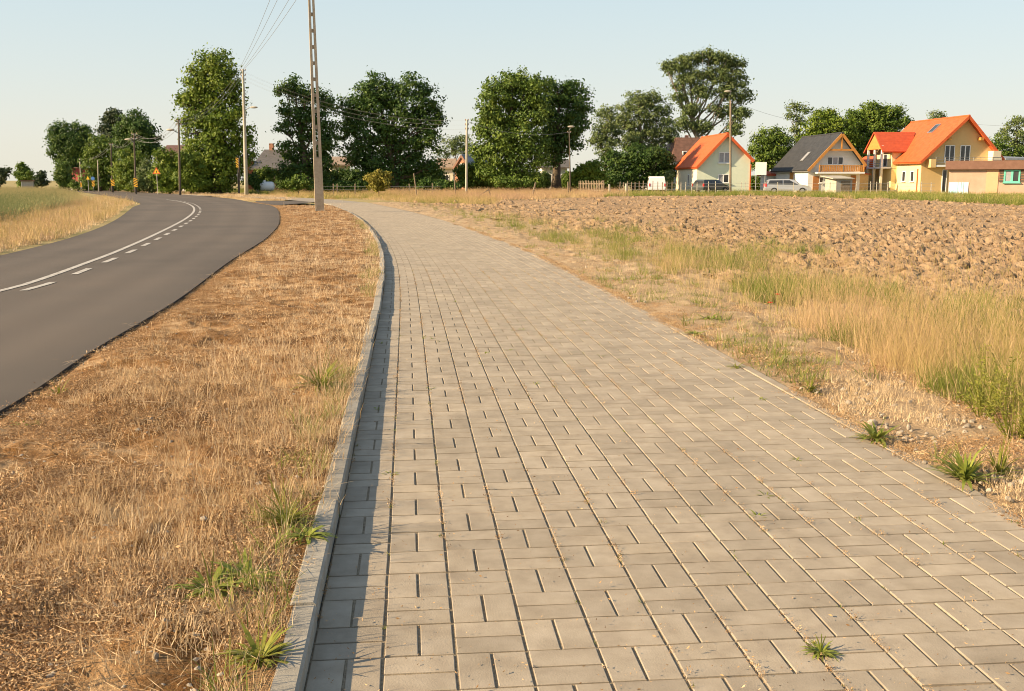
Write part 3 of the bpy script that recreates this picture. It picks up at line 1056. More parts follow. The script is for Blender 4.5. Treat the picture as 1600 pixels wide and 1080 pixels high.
far_scatter('roadside_green', 'green grass at the foot of the tall tree by the bend', clump_g + clump_s, [(345, 300), (400, 303), (470, 303), (520, 300), (440, 296.8), (340, 296.5)], 900, .5, .85)
lpoly = [tuple(q) for q in offs(rl, -3.2) if 22 < q[1] < 90]
x, y = sample(9000, lpoly + [(-46, 96), (-90, 120), (-90, 40), (-22, 24)], 18, 118, .5, .66)
put('cereal_crop', 'pale green cereal crop standing in the field beyond the road', clump_w, x, y, 0.1, RNG.uniform(.6, .95, len(x)), .08, RNG.normal(.35, .2, len(x)) + fbm(x, y, .12, 101, 2) * .8 + np.clip((y - 40) / 60, 0, .4))
lp2 = np.vstack([offs(rl, -.35)[(rl[:, 1] > 8) & (rl[:, 1] < 80)], offs(rl, -3.6)[(rl[:, 1] > 8) & (rl[:, 1] < 80)][::-1]])
x, y = sample(4200, lp2, 12, 78, .9, .66)
put('left_verge_grass', 'dry yellow grass between the cereal field and the road', clump_s + clump_t[:1], x, y, .06, RNG.uniform(.4, .9, len(x)) * .8, .15, RNG.normal(.55, .2, len(x)))

# dust, moss and crumbs lodged in the joints of the paving; grit along the asphalt edge
n = 3600
s_ = 1.2 + (RNG.random(n) ** 1.7) * 14
xx, yy, tx, ty = along(pl, PS, s_ + 1.2)
v_ = RNG.integers(0, NC + 1, n) * MOD + RNG.normal(0, .006, n)
jx, jy = xx + ty * v_, yy - tx * v_
k = fbm(jx, jy, 1.3, 120, 2) > -.05
moss_p = [crumbs(16, .014, .0015, .004, M['litter'], .8) for _ in range(4)]
put('joint_debris', 'dry crumbs and sand lodged in the paving joints', moss_p, jx[k], jy[k], -.002, RNG.uniform(.5, 1.4, k.sum()), .05)
k = RNG.random(n) < .10
moss_g = [blades(9, .010, .004, .016, .0022, .7, M['green'], 0, 2) for _ in range(4)]
put('joint_moss', 'tiny green moss and seedlings in the paving joints', moss_g, jx[k], jy[k], -.003, RNG.uniform(.5, 1.5, k.sum()), .1)
dx_, dy_ = sample(900, [tuple(q) for q in np.vstack([pl[::20], plr[::-20]])], 1.9, 20, 1.8)
put('paving_crumbs', 'scattered crumbs of dry leaf and sand on the paving', [crumbs(3, .05, .002, .006, M['litter'], .6) for _ in range(5)], dx_, dy_, .001, RNG.uniform(.5, 1.4, len(dx_)), .05)
n = 5200
s_ = RNG.random(n) ** 1.4 * 60
RS = arclen(rr)
xx, yy, tx, ty = along(rr, RS, s_ + 5)
o_ = np.abs(RNG.normal(0, .16, n)) + .03
gx, gy = xx + ty * o_, yy - tx * o_
put('edge_grit', 'sand and straw crumbs along the asphalt edge', lit_p, gx, gy, np.where(o_ < .0, ROAD_Z - .01, .055), RNG.uniform(.5, 1.3, n), .1)
k = RNG.random(n) < .22
put('edge_straw', 'dry tufts creeping against the asphalt edge', stub_p, gx[k] + .06, gy[k], .05, RNG.uniform(.5, 1.1, k.sum()), .25)
n = 3800
s_ = RNG.random(n) ** 1.5 * 34
xx, yy, tx, ty = along(pl, PS, s_ + 1.2)
o_ = PW + .075 - np.abs(RNG.normal(0, .05, n)) + .08 * RNG.random(n)
gx, gy = xx + ty * o_, yy - tx * o_
k = fbm(gx, gy, 1.2, 130, 3) > -.1
put('paving_edge_litter', 'soil crumbs and dry litter creeping over the right edge of the paving', lit_p + stub_p, gx[k], gy[k], .001, RNG.uniform(.35, 1.0, k.sum()), .15)

# ------------------------------------------------------------------ trees
def clumpy_crown(name, lobes, Y, m, parent, ox, leaf=.24, dens=1.0, csize=.6, hollow=.55, seed=0, flat=.85):
    """leaf-sized faces in clumps spread through ellipsoids; lobes are measured in photograph pixels at distance Y"""
    R = np.random.default_rng(seed + 1000)
    P, T, O = [], [], []
    for (px, py, rx, ry) in lobes:
        cx_, cz_ = W(px, py, Y)
        a, b = rx * Y / F, ry * Y / F
        dpt = (a + b) / 2 * flat
        area = 4 * math.pi * ((a * b) ** 1.6 / 3 + (a * dpt) ** 1.6 / 3 + (b * dpt) ** 1.6 / 3) ** (1 / 1.6)
        nc = max(6, int(area / (csize * csize * 1.45) * dens))
        d = R.normal(size=(nc, 3))
        d /= np.linalg.norm(d, axis=1)[:, None]
        r = np.where(R.random(nc) < hollow, R.uniform(.80, 1.02, nc), R.uniform(.35, .85, nc))
        r *= 1 + .13 * np.sin(d[:, 0] * 4.1 + seed) * np.cos(d[:, 2] * 5.3 + px)
        c = d * r[:, None] * np.array([a, dpt, b]) + np.array([cx_ - ox, 0, cz_])
        yo = R.uniform(-.35, .35) * dpt
        c[:, 1] += yo
        nl = 46
        cs = csize * R.uniform(.55, 1.25, nc)
        q = R.normal(size=(nc, nl, 3)) * (cs[:, None, None] * np.array([.50, .50, .34]))
        P.append((c[:, None, :] + q).reshape(-1, 3))
        O.append(((c[:, None, :] + q - np.array([cx_ - ox, 0, cz_])) / np.array([a, dpt, b]) + q / cs[:, None, None] * .8).reshape(-1, 3))
        t = np.clip(R.normal(.5, .20, nc)[:, None] + R.normal(0, .13, (nc, nl)), 0, 1)
        T.append(t.ravel())
    P, T = np.vstack(P), np.concatenate(T)
    k = P[:, 2] > .1
    P, T = P[k], T[k]
    n = len(P)
    O = np.vstack(O)[k]
    O /= np.linalg.norm(O, axis=1)[:, None] + 1e-6
    nr = O * 1.05 + R.normal(size=(n, 3)) * .62 + np.array([0, 0, .25])
    nr /= np.linalg.norm(nr, axis=1)[:, None]
    u = np.cross(nr, R.normal(size=(n, 3)))
    u /= np.linalg.norm(u, axis=1)[:, None] + 1e-9
    v = np.cross(nr, u)
    s = leaf * R.uniform(.6, 1.25, n)[:, None]
    w = np.cross(u, v) * .12
    V = np.stack([P - u * s * .6, P + v * s * .36 + w * s, P + u * s * .6, P - v * s * .36 + w * s], 1).reshape(-1, 3)
    me = npmesh(name, V, np.arange(4 * n).reshape(n, 4), m, T)
    return link(name, me, parent)

def tree(name, label, cat, px, base, Y, lobes, leafm, bark='bark', tr=.3, leaf=.25, dens=1.0, csize=.7, seed=0, group=None, limbs=True, fork=.35, hollow=.55, trunk=True, lean=0.0):
    """px = column of the trunk foot; Y = distance"""
    ox = W(px, 297, Y)[0]
    root = thing(name, label, cat, (ox, Y, 0), 0, group)
    if trunk:
        b = MB()
        top = min(l[1] - l[3] * .3 for l in lobes)
        zt = W(px, top, Y)[1]
        xt = np.mean([W(l[0], l[1], Y)[0] for l in lobes[:3]]) - ox
        n = 7
        cpts = []
        for i in range(n):
            t = i / (n - 1)
            cpts.append((xt * t ** 1.3 + .12 * tr * math.sin(3 * t + seed) + lean * math.sin(t * 3.1), .15 * math.sin(2.3 * t + seed), -.12 + zt * .92 * t))
        b.tube(cpts, [tr * (1.35 if i == 0 else 1 - .86 * i / (n - 1)) for i in range(n)], 9)
        if limbs:
            for j, (lx, ly, rx, ry) in enumerate(lobes):
                X, Z = W(lx, ly, Y)
                X -= ox
                t0 = max(.12, min(.75, (Z / max(zt, .1)) * .62))
                i = t0 * (n - 1)
                p0 = Vector(cpts[int(i)]).lerp(Vector(cpts[min(int(i) + 1, n - 1)]), i - int(i))
                p2 = Vector((X, random.uniform(-.3, .3) * rx * Y / F, Z + .3 * ry * Y / F))
                p1 = p0.lerp(p2, .5) + Vector((0, 0, -.08 * (p2 - p0).length))
                r0 = tr * (1 - .8 * t0) * .55
                b.tube([p0, p1, p2], [r0, r0 * .6, r0 * .15], 6)
                for k in range(3):
                    a = p1.lerp(p2, random.uniform(.1, .8))
                    q = Vector((X + random.uniform(-.8, .8) * rx * Y / F, random.uniform(-.6, .6) * rx * Y / F, Z + random.uniform(-.6, .8) * ry * Y / F))
                    b.tube([a, a.lerp(q, .6) + Vector((0, 0, -.1)), q], [r0 * .4, r0 * .25, r0 * .08], 5)
        b.build('trunk', M[bark], root, smooth=True)
    clumpy_crown('crown', lobes, Y, M[leafm], root, ox, leaf, dens, csize, hollow, seed)
    return root

tree('broadleaf_tree', 'round dark green tree behind the red gable at the far end of the road', 'tree', 108, 297, 135,
     [(112, 220, 30, 28), (98, 238, 20, 20), (130, 214, 17, 18), (92, 215, 14, 14), (118, 250, 20, 20), (132, 236, 14, 18)], 'leaf_dark', tr=.35, seed=1, dens=1.3)
tree('roadside_tree', 'narrow pale green tree where the road vanishes, left of the red gable', 'tree', 98, 297, 128,
     [(98, 268, 10, 14), (95, 284, 9, 11), (104, 280, 11, 14)], 'leaf_mid', tr=.12, seed=2, csize=.45)
tree('pine_tree', 'sparse pine with a tiered open top beside the dark round tree', 'tree', 174, 297, 122,
     [(178, 178, 11, 6), (168, 188, 9, 5), (186, 190, 9, 6), (164, 201, 13, 6), (184, 204, 13, 7), (170, 214, 16, 7), (182, 222, 14, 8)], 'leaf_pine', tr=.22, seed=3, csize=.5, dens=1.2, hollow=.3)
tree('ash_tree', 'light green bushy tree below the sparse pine', 'tree', 158, 297, 118,
     [(152, 235, 20, 22), (172, 238, 22, 20), (145, 258, 18, 18), (168, 262, 24, 20), (150, 280, 20, 14), (178, 280, 16, 14)], 'leaf_mid', tr=.18, seed=4)
tree('chestnut_tree', 'dark conical chestnut crowned above the roadside bushes left of the brown roof', 'tree', 213, 297, 114,
     [(212, 192, 20, 18), (205, 212, 26, 24), (226, 212, 22, 24), (236, 226, 13, 16), (196, 228, 20, 20), (220, 238, 28, 18)], 'leaf_dark', tr=.35, seed=5, dens=1.4)
tree('roadside_bush', 'yellow green rounded bush behind the striped bend board', 'bush', 205, 298, 106,
     [(200, 252, 20, 17), (215, 256, 18, 18), (192, 270, 16, 18), (208, 276, 22, 18), (224, 275, 14, 16)], 'leaf_yellow', tr=.1, seed=6, csize=.45, leaf=.2)
tree('willow_bush', 'greyish green shrub beside the triangular warning sign', 'bush', 232, 299, 103,
     [(228, 266, 12, 14), (236, 276, 14, 16), (222, 284, 12, 11), (240, 290, 12, 8)], 'leaf_grey', tr=.08, seed=7, csize=.4, leaf=.22)
tree('hazel_bush', 'tall green shrub below the brown roof by the street lamp', 'bush', 264, 299, 102,
     [(258, 248, 16, 14), (268, 258, 18, 18), (256, 272, 18, 18), (274, 276, 14, 16), (262, 288, 18, 11)], 'leaf_yellow', tr=.1, seed=8, csize=.45, leaf=.2)
tree('elder_bush', 'bright green shrub joining the foot of the tallest roadside tree', 'bush', 298, 299, 100,
     [(296, 250, 18, 16), (302, 266, 20, 18), (290, 280, 18, 15), (308, 286, 18, 12)], 'leaf_yellow', tr=.1, seed=9, csize=.45, leaf=.2)
tree('tall_lime_tree', 'tallest roadside tree, sunlit yellow green, behind the round concrete pole', 'tree', 340, 299, 104,
     [(336, 98, 26, 20), (318, 118, 28, 20), (352, 120, 24, 24), (304, 142, 26, 20), (334, 146, 34, 26), (366, 150, 13, 20), (312, 172, 32, 24), (346, 182, 30, 28),
      (296, 156, 20, 14), (290, 186, 12, 8), (318, 206, 34, 26), (352, 218, 30, 28), (326, 240, 38, 28), (352, 252, 30, 24), (312, 268, 28, 24), (344, 276, 36, 24), (326, 290, 36, 12), (382, 200, 11, 9), (384, 222, 12, 12), (390, 240, 9, 8), (374, 176, 8, 8), (378, 252, 10, 10)],
     'leaf_yellow', tr=.5, seed=10, leaf=.26, dens=1.15, csize=.8)
tree('dark_maple', 'dark ragged tree seen through the lattice pole', 'tree', 482, 297, 108,
     [(458, 136, 18, 15), (444, 144, 13, 12), (478, 150, 22, 17), (505, 158, 18, 16), (448, 172, 16, 13), (470, 180, 22, 18), (500, 188, 22, 22), (446, 200, 14, 12), (470, 214, 24, 18),
      (508, 216, 18, 22), (452, 236, 20, 15), (482, 246, 28, 18), (505, 256, 18, 22), (462, 266, 26, 16), (492, 274, 18, 12)], 'leaf_dark', tr=.38, seed=11, dens=.95, hollow=.45)
tree('spreading_chestnut', 'broad dark chestnut behind the small golden bush', 'tree', 618, 297, 110,
     [(588, 136, 26, 20), (566, 152, 24, 20), (612, 148, 26, 24), (644, 138, 26, 20), (664, 156, 22, 22), (546, 172, 22, 18), (580, 178, 30, 24), (624, 182, 32, 26), (664, 190, 26, 24), (684, 182, 9, 16),
      (544, 202, 26, 22), (582, 214, 34, 26), (632, 220, 34, 26), (672, 222, 18, 18), (552, 238, 26, 20), (590, 252, 34, 22), (640, 254, 32, 22), (676, 262, 16, 18), (606, 276, 44, 16)], 'leaf_dark', tr=.5, seed=12, dens=1.05, leaf=.26, csize=.8)
tree('domed_lime_tree', 'domed green tree right of the thin concrete pole', 'tree', 800, 297, 108,
     [(800, 130, 32, 18), (774, 150, 26, 20), (818, 146, 30, 24), (838, 138, 18, 18), (764, 176, 20, 22), (798, 178, 34, 26), (836, 176, 24, 28), (756, 204, 15, 16), (780, 212, 30, 24), (822, 216, 34, 24),
      (754, 236, 18, 18), (786, 244, 32, 22), (826, 246, 28, 20), (762, 264, 20, 16), (800, 272, 36, 14)], 'leaf_mid', tr=.45, seed=13, dens=1.25, leaf=.26, csize=.8)
tree('shaded_lime_tree', 'darker tree joined to the right of the domed tree, bare trunk below', 'tree', 868, 297, 112,
     [(872, 140, 24, 18), (894, 146, 22, 18), (858, 166, 24, 24), (896, 172, 24, 22), (912, 164, 11, 12), (868, 198, 28, 22), (902, 196, 18, 18), (858, 224, 26, 20), (884, 224, 22, 16), (866, 246, 22, 12)], 'leaf_dark', tr=.55, seed=14, dens=1.2, leaf=.26, csize=.8)
tree('poplar_tree', 'slim grey green poplar right of the shaded tree', 'tree', 944, 296, 128,
     [(950, 180, 16, 12), (942, 194, 18, 14), (956, 208, 16, 16), (936, 216, 14, 14), (948, 232, 20, 16)], 'leaf_grey', 'palebark', tr=.25, seed=15, dens=.8)
tree('silver_poplar', 'broad grey green tree between the slim poplar and the tall open poplar', 'tree', 1006, 296, 132,
     [(996, 158, 20, 13), (1018, 156, 16, 12), (980, 174, 18, 13), (1008, 178, 24, 17), (1036, 176, 16, 14), (976, 194, 18, 14), (1002, 204, 24, 18), (1032, 200, 22, 18), (984, 222, 22, 16), (1018, 226, 26, 18), (1046, 216, 14, 14)], 'leaf_grey', 'palebark', tr=.3, seed=16, dens=.9)
tree('dark_yew', 'dark green shrubbery mass behind the picket fence', 'bush', 990, 297, 120,
     [(960, 254, 22, 17), (990, 246, 24, 18), (1020, 250, 24, 20), (1040, 262, 14, 20), (966, 276, 26, 16), (1000, 274, 26, 20), (1026, 280, 18, 14)], 'leaf_dark', tr=.2, seed=17, dens=1.5)
tree('tall_open_poplar', 'tallest grey green poplar with pale limbs showing, behind the mint house', 'tree', 1104, 296, 140,
     [(1058, 104, 22, 12), (1040, 106, 9, 8), (1078, 96, 18, 12), (1110, 90, 28, 12), (1134, 98, 22, 14), (1156, 104, 12, 10), (1080, 120, 24, 12), (1120, 118, 26, 14), (1154, 124, 16, 12), (1062, 130, 12, 8),
      (1098, 142, 22, 12), (1138, 144, 22, 14), (1164, 150, 13, 11), (1060, 154, 13, 8), (1078, 170, 18, 10), (1128, 172, 20, 12), (1156, 178, 16, 12), (1068, 194, 20, 11), (1098, 198, 16, 10), (1148, 200, 16, 14)],
     'leaf_grey', 'palebark', tr=.5, seed=18, dens=1.1, hollow=.4)
tree('garden_maple', 'round garden tree between mint house and dark roofed house', 'tree', 1208, 297, 126,
     [(1206, 214, 24, 13), (1190, 230, 20, 17), (1218, 228, 22, 18), (1204, 248, 28, 18), (1228, 244, 12, 14), (1184, 252, 14, 14)], 'leaf_mid', tr=.25, seed=19, dens=1.2)
tree('thin_birch', 'thin sparse young tree rising above the dark roof', 'tree', 1248, 297, 134,
     [(1240, 164, 13, 8), (1256, 172, 12, 9), (1236, 180, 11, 7), (1252, 190, 11, 8), (1244, 202, 9, 8), (1250, 216, 9, 7)], 'leaf_grey', 'palebark', tr=.16, seed=20, dens=.55, hollow=.3)
tree('backyard_walnut', 'sunlit green tree behind the dark roofed house', 'tree', 1292, 297, 132,
     [(1292, 184, 24, 12), (1272, 198, 18, 16), (1308, 200, 26, 18), (1286, 220, 30, 18), (1326, 214, 18, 16), (1264, 222, 14, 18)], 'leaf_yellow', tr=.3, seed=21, dens=1.2)
tree('backyard_oak', 'dark broad tree left of the big orange roof', 'tree', 1372, 297, 134,
     [(1360, 176, 24, 14), (1388, 178, 22, 14), (1340, 192, 20, 16), (1372, 196, 30, 20), (1406, 190, 15, 12), (1350, 218, 26, 20), (1384, 222, 24, 22), (1340, 244, 24, 18), (1366, 250, 22, 18)], 'leaf_mid', tr=.4, seed=22, dens=1.3)
tree('distant_treetop', 'small treetop peeping over the ridge of the big orange roof', 'tree', 1464, 296, 150, [(1464, 182, 11, 7), (1466, 194, 12, 8)], 'leaf_grey', tr=.2, seed=23)
tree('wispy_poplar', 'wispy grey poplar at the right edge behind the flat white building', 'tree', 1590, 296, 138,
     [(1592, 192, 18, 9), (1572, 200, 12, 8), (1600, 208, 18, 12), (1566, 214, 12, 8), (1584, 222, 18, 10), (1612, 224, 16, 14), (1596, 236, 16, 8)], 'leaf_grey', 'palebark', tr=.28, seed=24, dens=.6, hollow=.35)
tree('plum_bush', 'green bush beside the right slope of the big orange roof', 'bush', 1556, 297, 130, [(1556, 224, 11, 12), (1568, 236, 12, 12), (1592, 240, 14, 10), (1552, 244, 12, 14)], 'leaf_mid', tr=.12, seed=25)
tree('hedge_tree', 'small dark tree at the far left horizon beside the grey hut', 'tree', 38, 294, 120, [(37, 262, 8, 7), (34, 272, 10, 9), (42, 274, 10, 10), (36, 284, 9, 8)], 'leaf_mid', tr=.12, seed=26, csize=.45)
tree('spruce_tree', 'small pointed conifer right of the grey hut', 'tree', 64, 295, 126, [(64, 271, 3, 4), (64, 278, 5, 5), (65, 286, 8, 6), (56, 284, 5, 7)], 'leaf_pine', tr=.08, seed=27, csize=.35, leaf=.25)
tree('roadside_thorn', 'small dark tree cut off by the left edge of the picture', 'tree', 2, 294, 112, [(4, 274, 8, 4), (-4, 268, 8, 6), (-2, 282, 7, 6), (10, 268, 4, 3)], 'leaf_pine', tr=.14, seed=28, csize=.4, leaf=.25)
tree('golden_bush', 'small golden green bush standing alone in front of the spreading chestnut', 'bush', 592, 301, 84,
     [(584, 284, 8, 9), (594, 276, 7, 10), (602, 284, 8, 10), (590, 292, 12, 7), (576, 276, 4, 6), (606, 274, 4, 6)], 'leaf_gold', tr=.05, seed=29, csize=.28, leaf=.17, dens=1.0)
tree('nettle_bush', 'low green bush at the foot of the dark ragged tree', 'bush', 466, 300, 92, [(458, 288, 11, 10), (470, 284, 11, 11), (480, 290, 8, 8)], 'leaf_mid', tr=.05, seed=30, csize=.3, leaf=.2)
tree('currant_bush', 'dark green bush against the orange kiosk', 'bush', 394, 298, 105, [(392, 280, 8, 9), (400, 286, 8, 8)], 'leaf_dark', tr=.04, seed=37, csize=.3, leaf=.2)
tree('barn_bush', 'dark bush in front of the old barn', 'bush', 414, 298, 108, [(408, 274, 10, 8), (420, 272, 12, 9), (414, 284, 13, 8)], 'leaf_mid', tr=.06, seed=31, csize=.35, leaf=.22)
tree('lilac_bush', 'bushy green shrub left of the domed tree behind the thin concrete pole', 'bush', 738, 298, 112, [(726, 270, 14, 12), (744, 266, 16, 14), (756, 280, 18, 12), (732, 284, 16, 10)], 'leaf_mid', tr=.08, seed=32, csize=.4)
tree('jasmine_bush', 'light green shrub by the leaning lamp post right of the shaded tree', 'bush', 922, 298, 110, [(912, 268, 13, 10), (926, 262, 13, 12), (934, 276, 14, 12), (914, 284, 13, 9), (900, 276, 8, 10)], 'leaf_yellow', tr=.07, seed=33, csize=.38, leaf=.24)
tree('hawthorn_bush', 'low light bush under the domed tree', 'bush', 806, 299, 106, [(782, 284, 14, 8), (802, 286, 14, 7), (822, 286, 12, 7), (842, 286, 8, 8)], 'leaf_mid', tr=.05, seed=34, csize=.35, leaf=.22)
tree('distant_ash', 'pale distant tree above the faded roof left of the domed tree', 'tree', 712, 296, 160, [(704, 222, 12, 8), (722, 220, 12, 9), (712, 232, 18, 10), (694, 238, 10, 9), (730, 236, 10, 10)], 'leaf_grey', tr=.25, seed=35, dens=.7)
tree('garden_rose_bush', 'small pale bush against the corner of the mint house', 'bush', 1046, 299, 112, [(1046, 276, 6, 8), (1045, 288, 7, 8)], 'leaf_grey', tr=.04, seed=36, csize=.25, leaf=.18)
def hedge(name, label, px0, px1, py, Y, m, seed, h=None):
    x0, z1 = W(px0, py, Y)
    x1, _ = W(px1, py, Y)
    ox = (x0 + x1) / 2
    root = thing(name, label, 'hedge', (ox, Y, 0))
    n = max(3, int((px1 - px0) / 9))
    hh = (298 - py) / 2
    clumpy_crown('foliage', [(px0 + (i + .5) * (px1 - px0) / n, py + hh, 7, hh) for i in range(n)], Y, M[m], root, ox, .2, 1.6, .32, .5, seed)
hedge('clipped_hedge', 'low dark clipped hedge left of the thin concrete pole', 654, 716, 283, 104, 'leaf_dark', 41)
hedge('roadside_hedge', 'dense hedge of shrubs behind the roadside bushes under the brown roof', 185, 345, 268, 116, 'leaf_mid', 43)
hedge('far_hedge', 'low hedge beside the far end of the road', 112, 190, 284, 124, 'leaf_mid', 44)
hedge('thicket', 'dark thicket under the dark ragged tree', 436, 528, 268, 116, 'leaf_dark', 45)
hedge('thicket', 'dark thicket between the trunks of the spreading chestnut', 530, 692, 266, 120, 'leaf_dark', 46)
hedge('thicket', 'green thicket under the domed tree', 738, 856, 268, 118, 'leaf_mid', 47)
hedge('thicket', 'green thicket right of the bare trunk, beside the dark shrubbery', 880, 968, 270, 122, 'leaf_mid', 48)
hedge('thicket', 'thicket beneath the garden tree beside the mint house', 1168, 1236, 276, 128, 'leaf_mid', 49)
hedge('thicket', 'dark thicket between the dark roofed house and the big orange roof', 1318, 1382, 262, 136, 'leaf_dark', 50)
hedge('thicket', 'shrubs behind the flat white building at the right edge', 1540, 1625, 250, 142, 'leaf_mid', 51)
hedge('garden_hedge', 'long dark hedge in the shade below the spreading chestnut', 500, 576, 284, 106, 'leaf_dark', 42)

# ------------------------------------------------------------------ buildings
def scale_at(Y, py=285):
    return Y / (CP + (CY - py) / F * SP) / F

class House:
    """gable house in local axes: x along the gable front, y into the depth, z up; front left corner at the origin"""
    def __init__(s, name, label, px, Y, rot, cat='house'):
        s.Y = Y
        s.k = scale_at(Y)
        X = W(px, 290, Y)[0]
        s.px = px
        s.root = thing(name, label, cat, (X, Y, 0), rot)
    def u(s, px):
        return (px - s.px) * s.k
    def z(s, py):
        return W(800, py, s.Y)[1]
    def gable(s, w, L, zl, zr, up, zp, wallm, og=.5, oe=.5, roofm='tile_orange', th=.16, fascia='orangewood'):
        b = MB()
        prof = [(0, 0, -.2), (w, 0, -.2), (w, 0, zr), (up, 0, zp), (0, 0, zl)]
        b.prism(prof, (0, L, 0))
        b.build('wall', M[wallm], s.root)
        for (x0, z0) in ((0, zl), (w, zr)):
            d = Vector((x0 - up, 0, z0 - zp)).normalized()
            a = Vector((up, 0, zp + .02))
            e_ = Vector((x0, 0, z0 + .02)) + d * oe
            n = Vector((-d.z, 0, d.x))
            if n.z < 0:
                n = -n
            r = MB()
            y0, y1 = -og, L + og
            r.hexa([(a.x, y0, a.z), (e_.x, y0, e_.z), (e_.x, y1, e_.z), (a.x, y1, a.z)] + [(q.x + n.x * th, y, q.z + n.z * th) for q, y in ((a, y0), (e_, y0), (e_, y1), (a, y1))])
            ro = r.build('roof', M[roofm], s.root)
            f = MB()
            off = n * -.10
            f.hexa([(a.x + off.x, y0 - .03, a.z + off.z), (e_.x + off.x, y0 - .03, e_.z + off.z), (e_.x + off.x, y0 + .05, e_.z + off.z), (a.x + off.x, y0 + .05, a.z + off.z)] +
                   [(q.x + n.x * (th + .01), y, q.z + n.z * (th + .01)) for q, y in ((a, y0 - .03), (e_, y0 - .03), (e_, y0 + .05), (a, y0 + .05))])
            f.build('barge_board', M[fascia], ro)
            g = MB()
            g.tube([(e_.x - d.x * .02, y0, e_.z - .02), (e_.x - d.x * .02, y1, e_.z - .02)], .06, 6)
            g.build('gutter', M[roofm if roofm.startswith('tile_o') else 'steel'], ro)
        r = MB()
        r.tube([(up, -og - .02, zp + th + .03), (up, L + og, zp + th + .03)], .11, 8)
        r.build('ridge', M[roofm], s.root)
    def front(s, x0, x1, z0, z1, y=0.0, fm='whiteframe', gm='glass', mull=1, sill=True, name='window', bar=.07, side=None, parent=None):
        """framed window in the plane y (or, with side=x, in a side wall facing -x); x0..x1 then runs along y"""
        def bx(b, a0, a1, c0, c1, d0, d1):
            if side is None:
                b.box(a0, a1, y - d1, y - d0, c0, c1)
            else:
                b.box(side - d1, side - d0, a0, a1, c0, c1)
        b = MB()
        bx(b, x0, x0 + bar, z0, z1, -.05, .06)
        bx(b, x1 - bar, x1, z0, z1, -.05, .06)
        bx(b, x0 + bar, x1 - bar, z1 - bar, z1, -.05, .058)
        bx(b, x0 + bar, x1 - bar, z0, z0 + bar, -.05, .058)
        for i in range(mull):
            c = x0 + (x1 - x0) * (i + 1) / (mull + 1)
            bx(b, c - bar * .7, c + bar * .7, z0 + bar, z1 - bar, -.05, .055)
        wo = b.build(name, M[fm], parent or s.root)
        gms = gm if isinstance(gm, (list, tuple)) else [gm] * (mull + 1)
        for i in range(mull + 1):
            p = MB()
            bx(p, x0 + (x1 - x0) * i / (mull + 1) + .02, x0 + (x1 - x0) * (i + 1) / (mull + 1) - .02, z0 + .02, z1 - .02, -.04, .02)
            p.build('pane', M[gms[i]], wo)
        if sill:
            q = MB()
            bx(q, x0 - .08, x1 + .08, z0 - .06, z0 - .002, -.02, .16)
            q.build('sill', M[fm], wo)
        return wo
    def box(s, name, x0, x1, y0, y1, z0, z1, m, parent=None):
        b = MB()
        b.box(x0, x1, y0, y1, z0, z1)
        return b.build(name, M[m], parent or s.root)

# mint house
h = House('mint_house', 'small pale mint house with a bright orange gable roof, behind a wooden pole', 1089, 110, math.radians(4.5))
k = h.k
h.gable(84 * k, 9.6, h.z(260), h.z(250), 44.5 * k, h.z(211.5), 'mint', og=.55, oe=.28, roofm='tile_orange', fascia='tile_orange')
h.box('sunlit_side', -.03, -.004, .01, 9.58, -.2, h.z(264) - .02, 'cream')  # cream skin over the mint wall: sunlight on the left side as colour
h.front(h.u(1122), h.u(1139.5), h.z(255), h.z(238), gm=['curtain', 'curtain'])
h.front(h.u(1122), h.u(1139.5), h.z(286), h.z(272.5), gm=['curtain', 'glass'])
h.front(3.2, 3.75, .7, 2.0, side=-.03, mull=0, sill=False)
h.box('corner_drainpipe', 84 * k - .02, 84 * k + .09, -.10, -.004, -.1, h.z(257), 'tile_orange')
h.box('chimney', 44.5 * k + .5, 44.5 * k + 1.0, 6.2, 6.8, h.z(222), h.z(206), 'brickwall')

# dark roofed house
h = House('dark_roofed_house', 'white house with charcoal gable roof, orange beams and a wooden balcony', 1262, 108, math.radians(5.5))
k = h.k
w = (1346 - 1262) * k
up = (1310 - 1262) * k
h.gable(w, 9.8, h.z(263.5), h.z(255), up, h.z(211), 'white', og=.7, oe=.42, roofm='tile_dark', fascia='orangewood')
h.front(h.u(1291.5), h.u(1317.5), h.z(257.5), h.z(245), mull=2, sill=False, gm=['glass', 'curtain', 'glass'])
b = MB()
b.bar((h.u(1288), -.62, h.z(234.5)), (h.u(1330), -.62, h.z(234.5)), .14, .18)
b.build('tie_beam', M['orangewood'], h.root)
b = MB()
b.bar((up, -.62, h.z(234)), (up, -.62, h.z(212.5)), .14, .14)
b.build('king_post', M['orangewood'], h.root)
h.box('balcony_floor', h.u(1270), h.u(1346), -1.15, -.01, h.z(271.5), h.z(269), 'whiteframe')
x0, x1, z0, z1 = h.u(1272.5), h.u(1345), h.z(268.6), h.z(258.5)
rail = h.box('balcony_rail', x0, x1, -1.14, -1.06, z1 - .07, z1, 'orangewood')
h.box('bottom_rail', x0, x1, -1.14, -1.06, z0 + .02, z0 + .09, 'orangewood', rail)
n = 26
for i in range(n):
    xa = x0 + (x1 - x0) * i / n
    h.box('slat', xa + .02, xa + (x1 - x0) / n - .03, -1.12, -1.08, z0 + .09, z1 - .07, 'orangewood', rail)
for xx in (x0, (x0 + x1) / 2, x1 - .1):
    h.box('post', xx, xx + .1, -1.16, -1.04, z0, z1 + .05, 'orangewood', rail)
h.box('door', h.u(1270), h.u(1279.5), -.06, -.005, .05, h.z(275.5), 'browndoor')
h.front(h.u(1279.8), h.u(1287), h.z(286), h.z(276.5), mull=0)
h.front(h.u(1288.5), h.u(1296), h.z(288), h.z(276.5), mull=0, sill=False)
h.box('side_door', h.u(1331), h.u(1339.5), -.06, -.005, .05, h.z(274), 'browndoor')
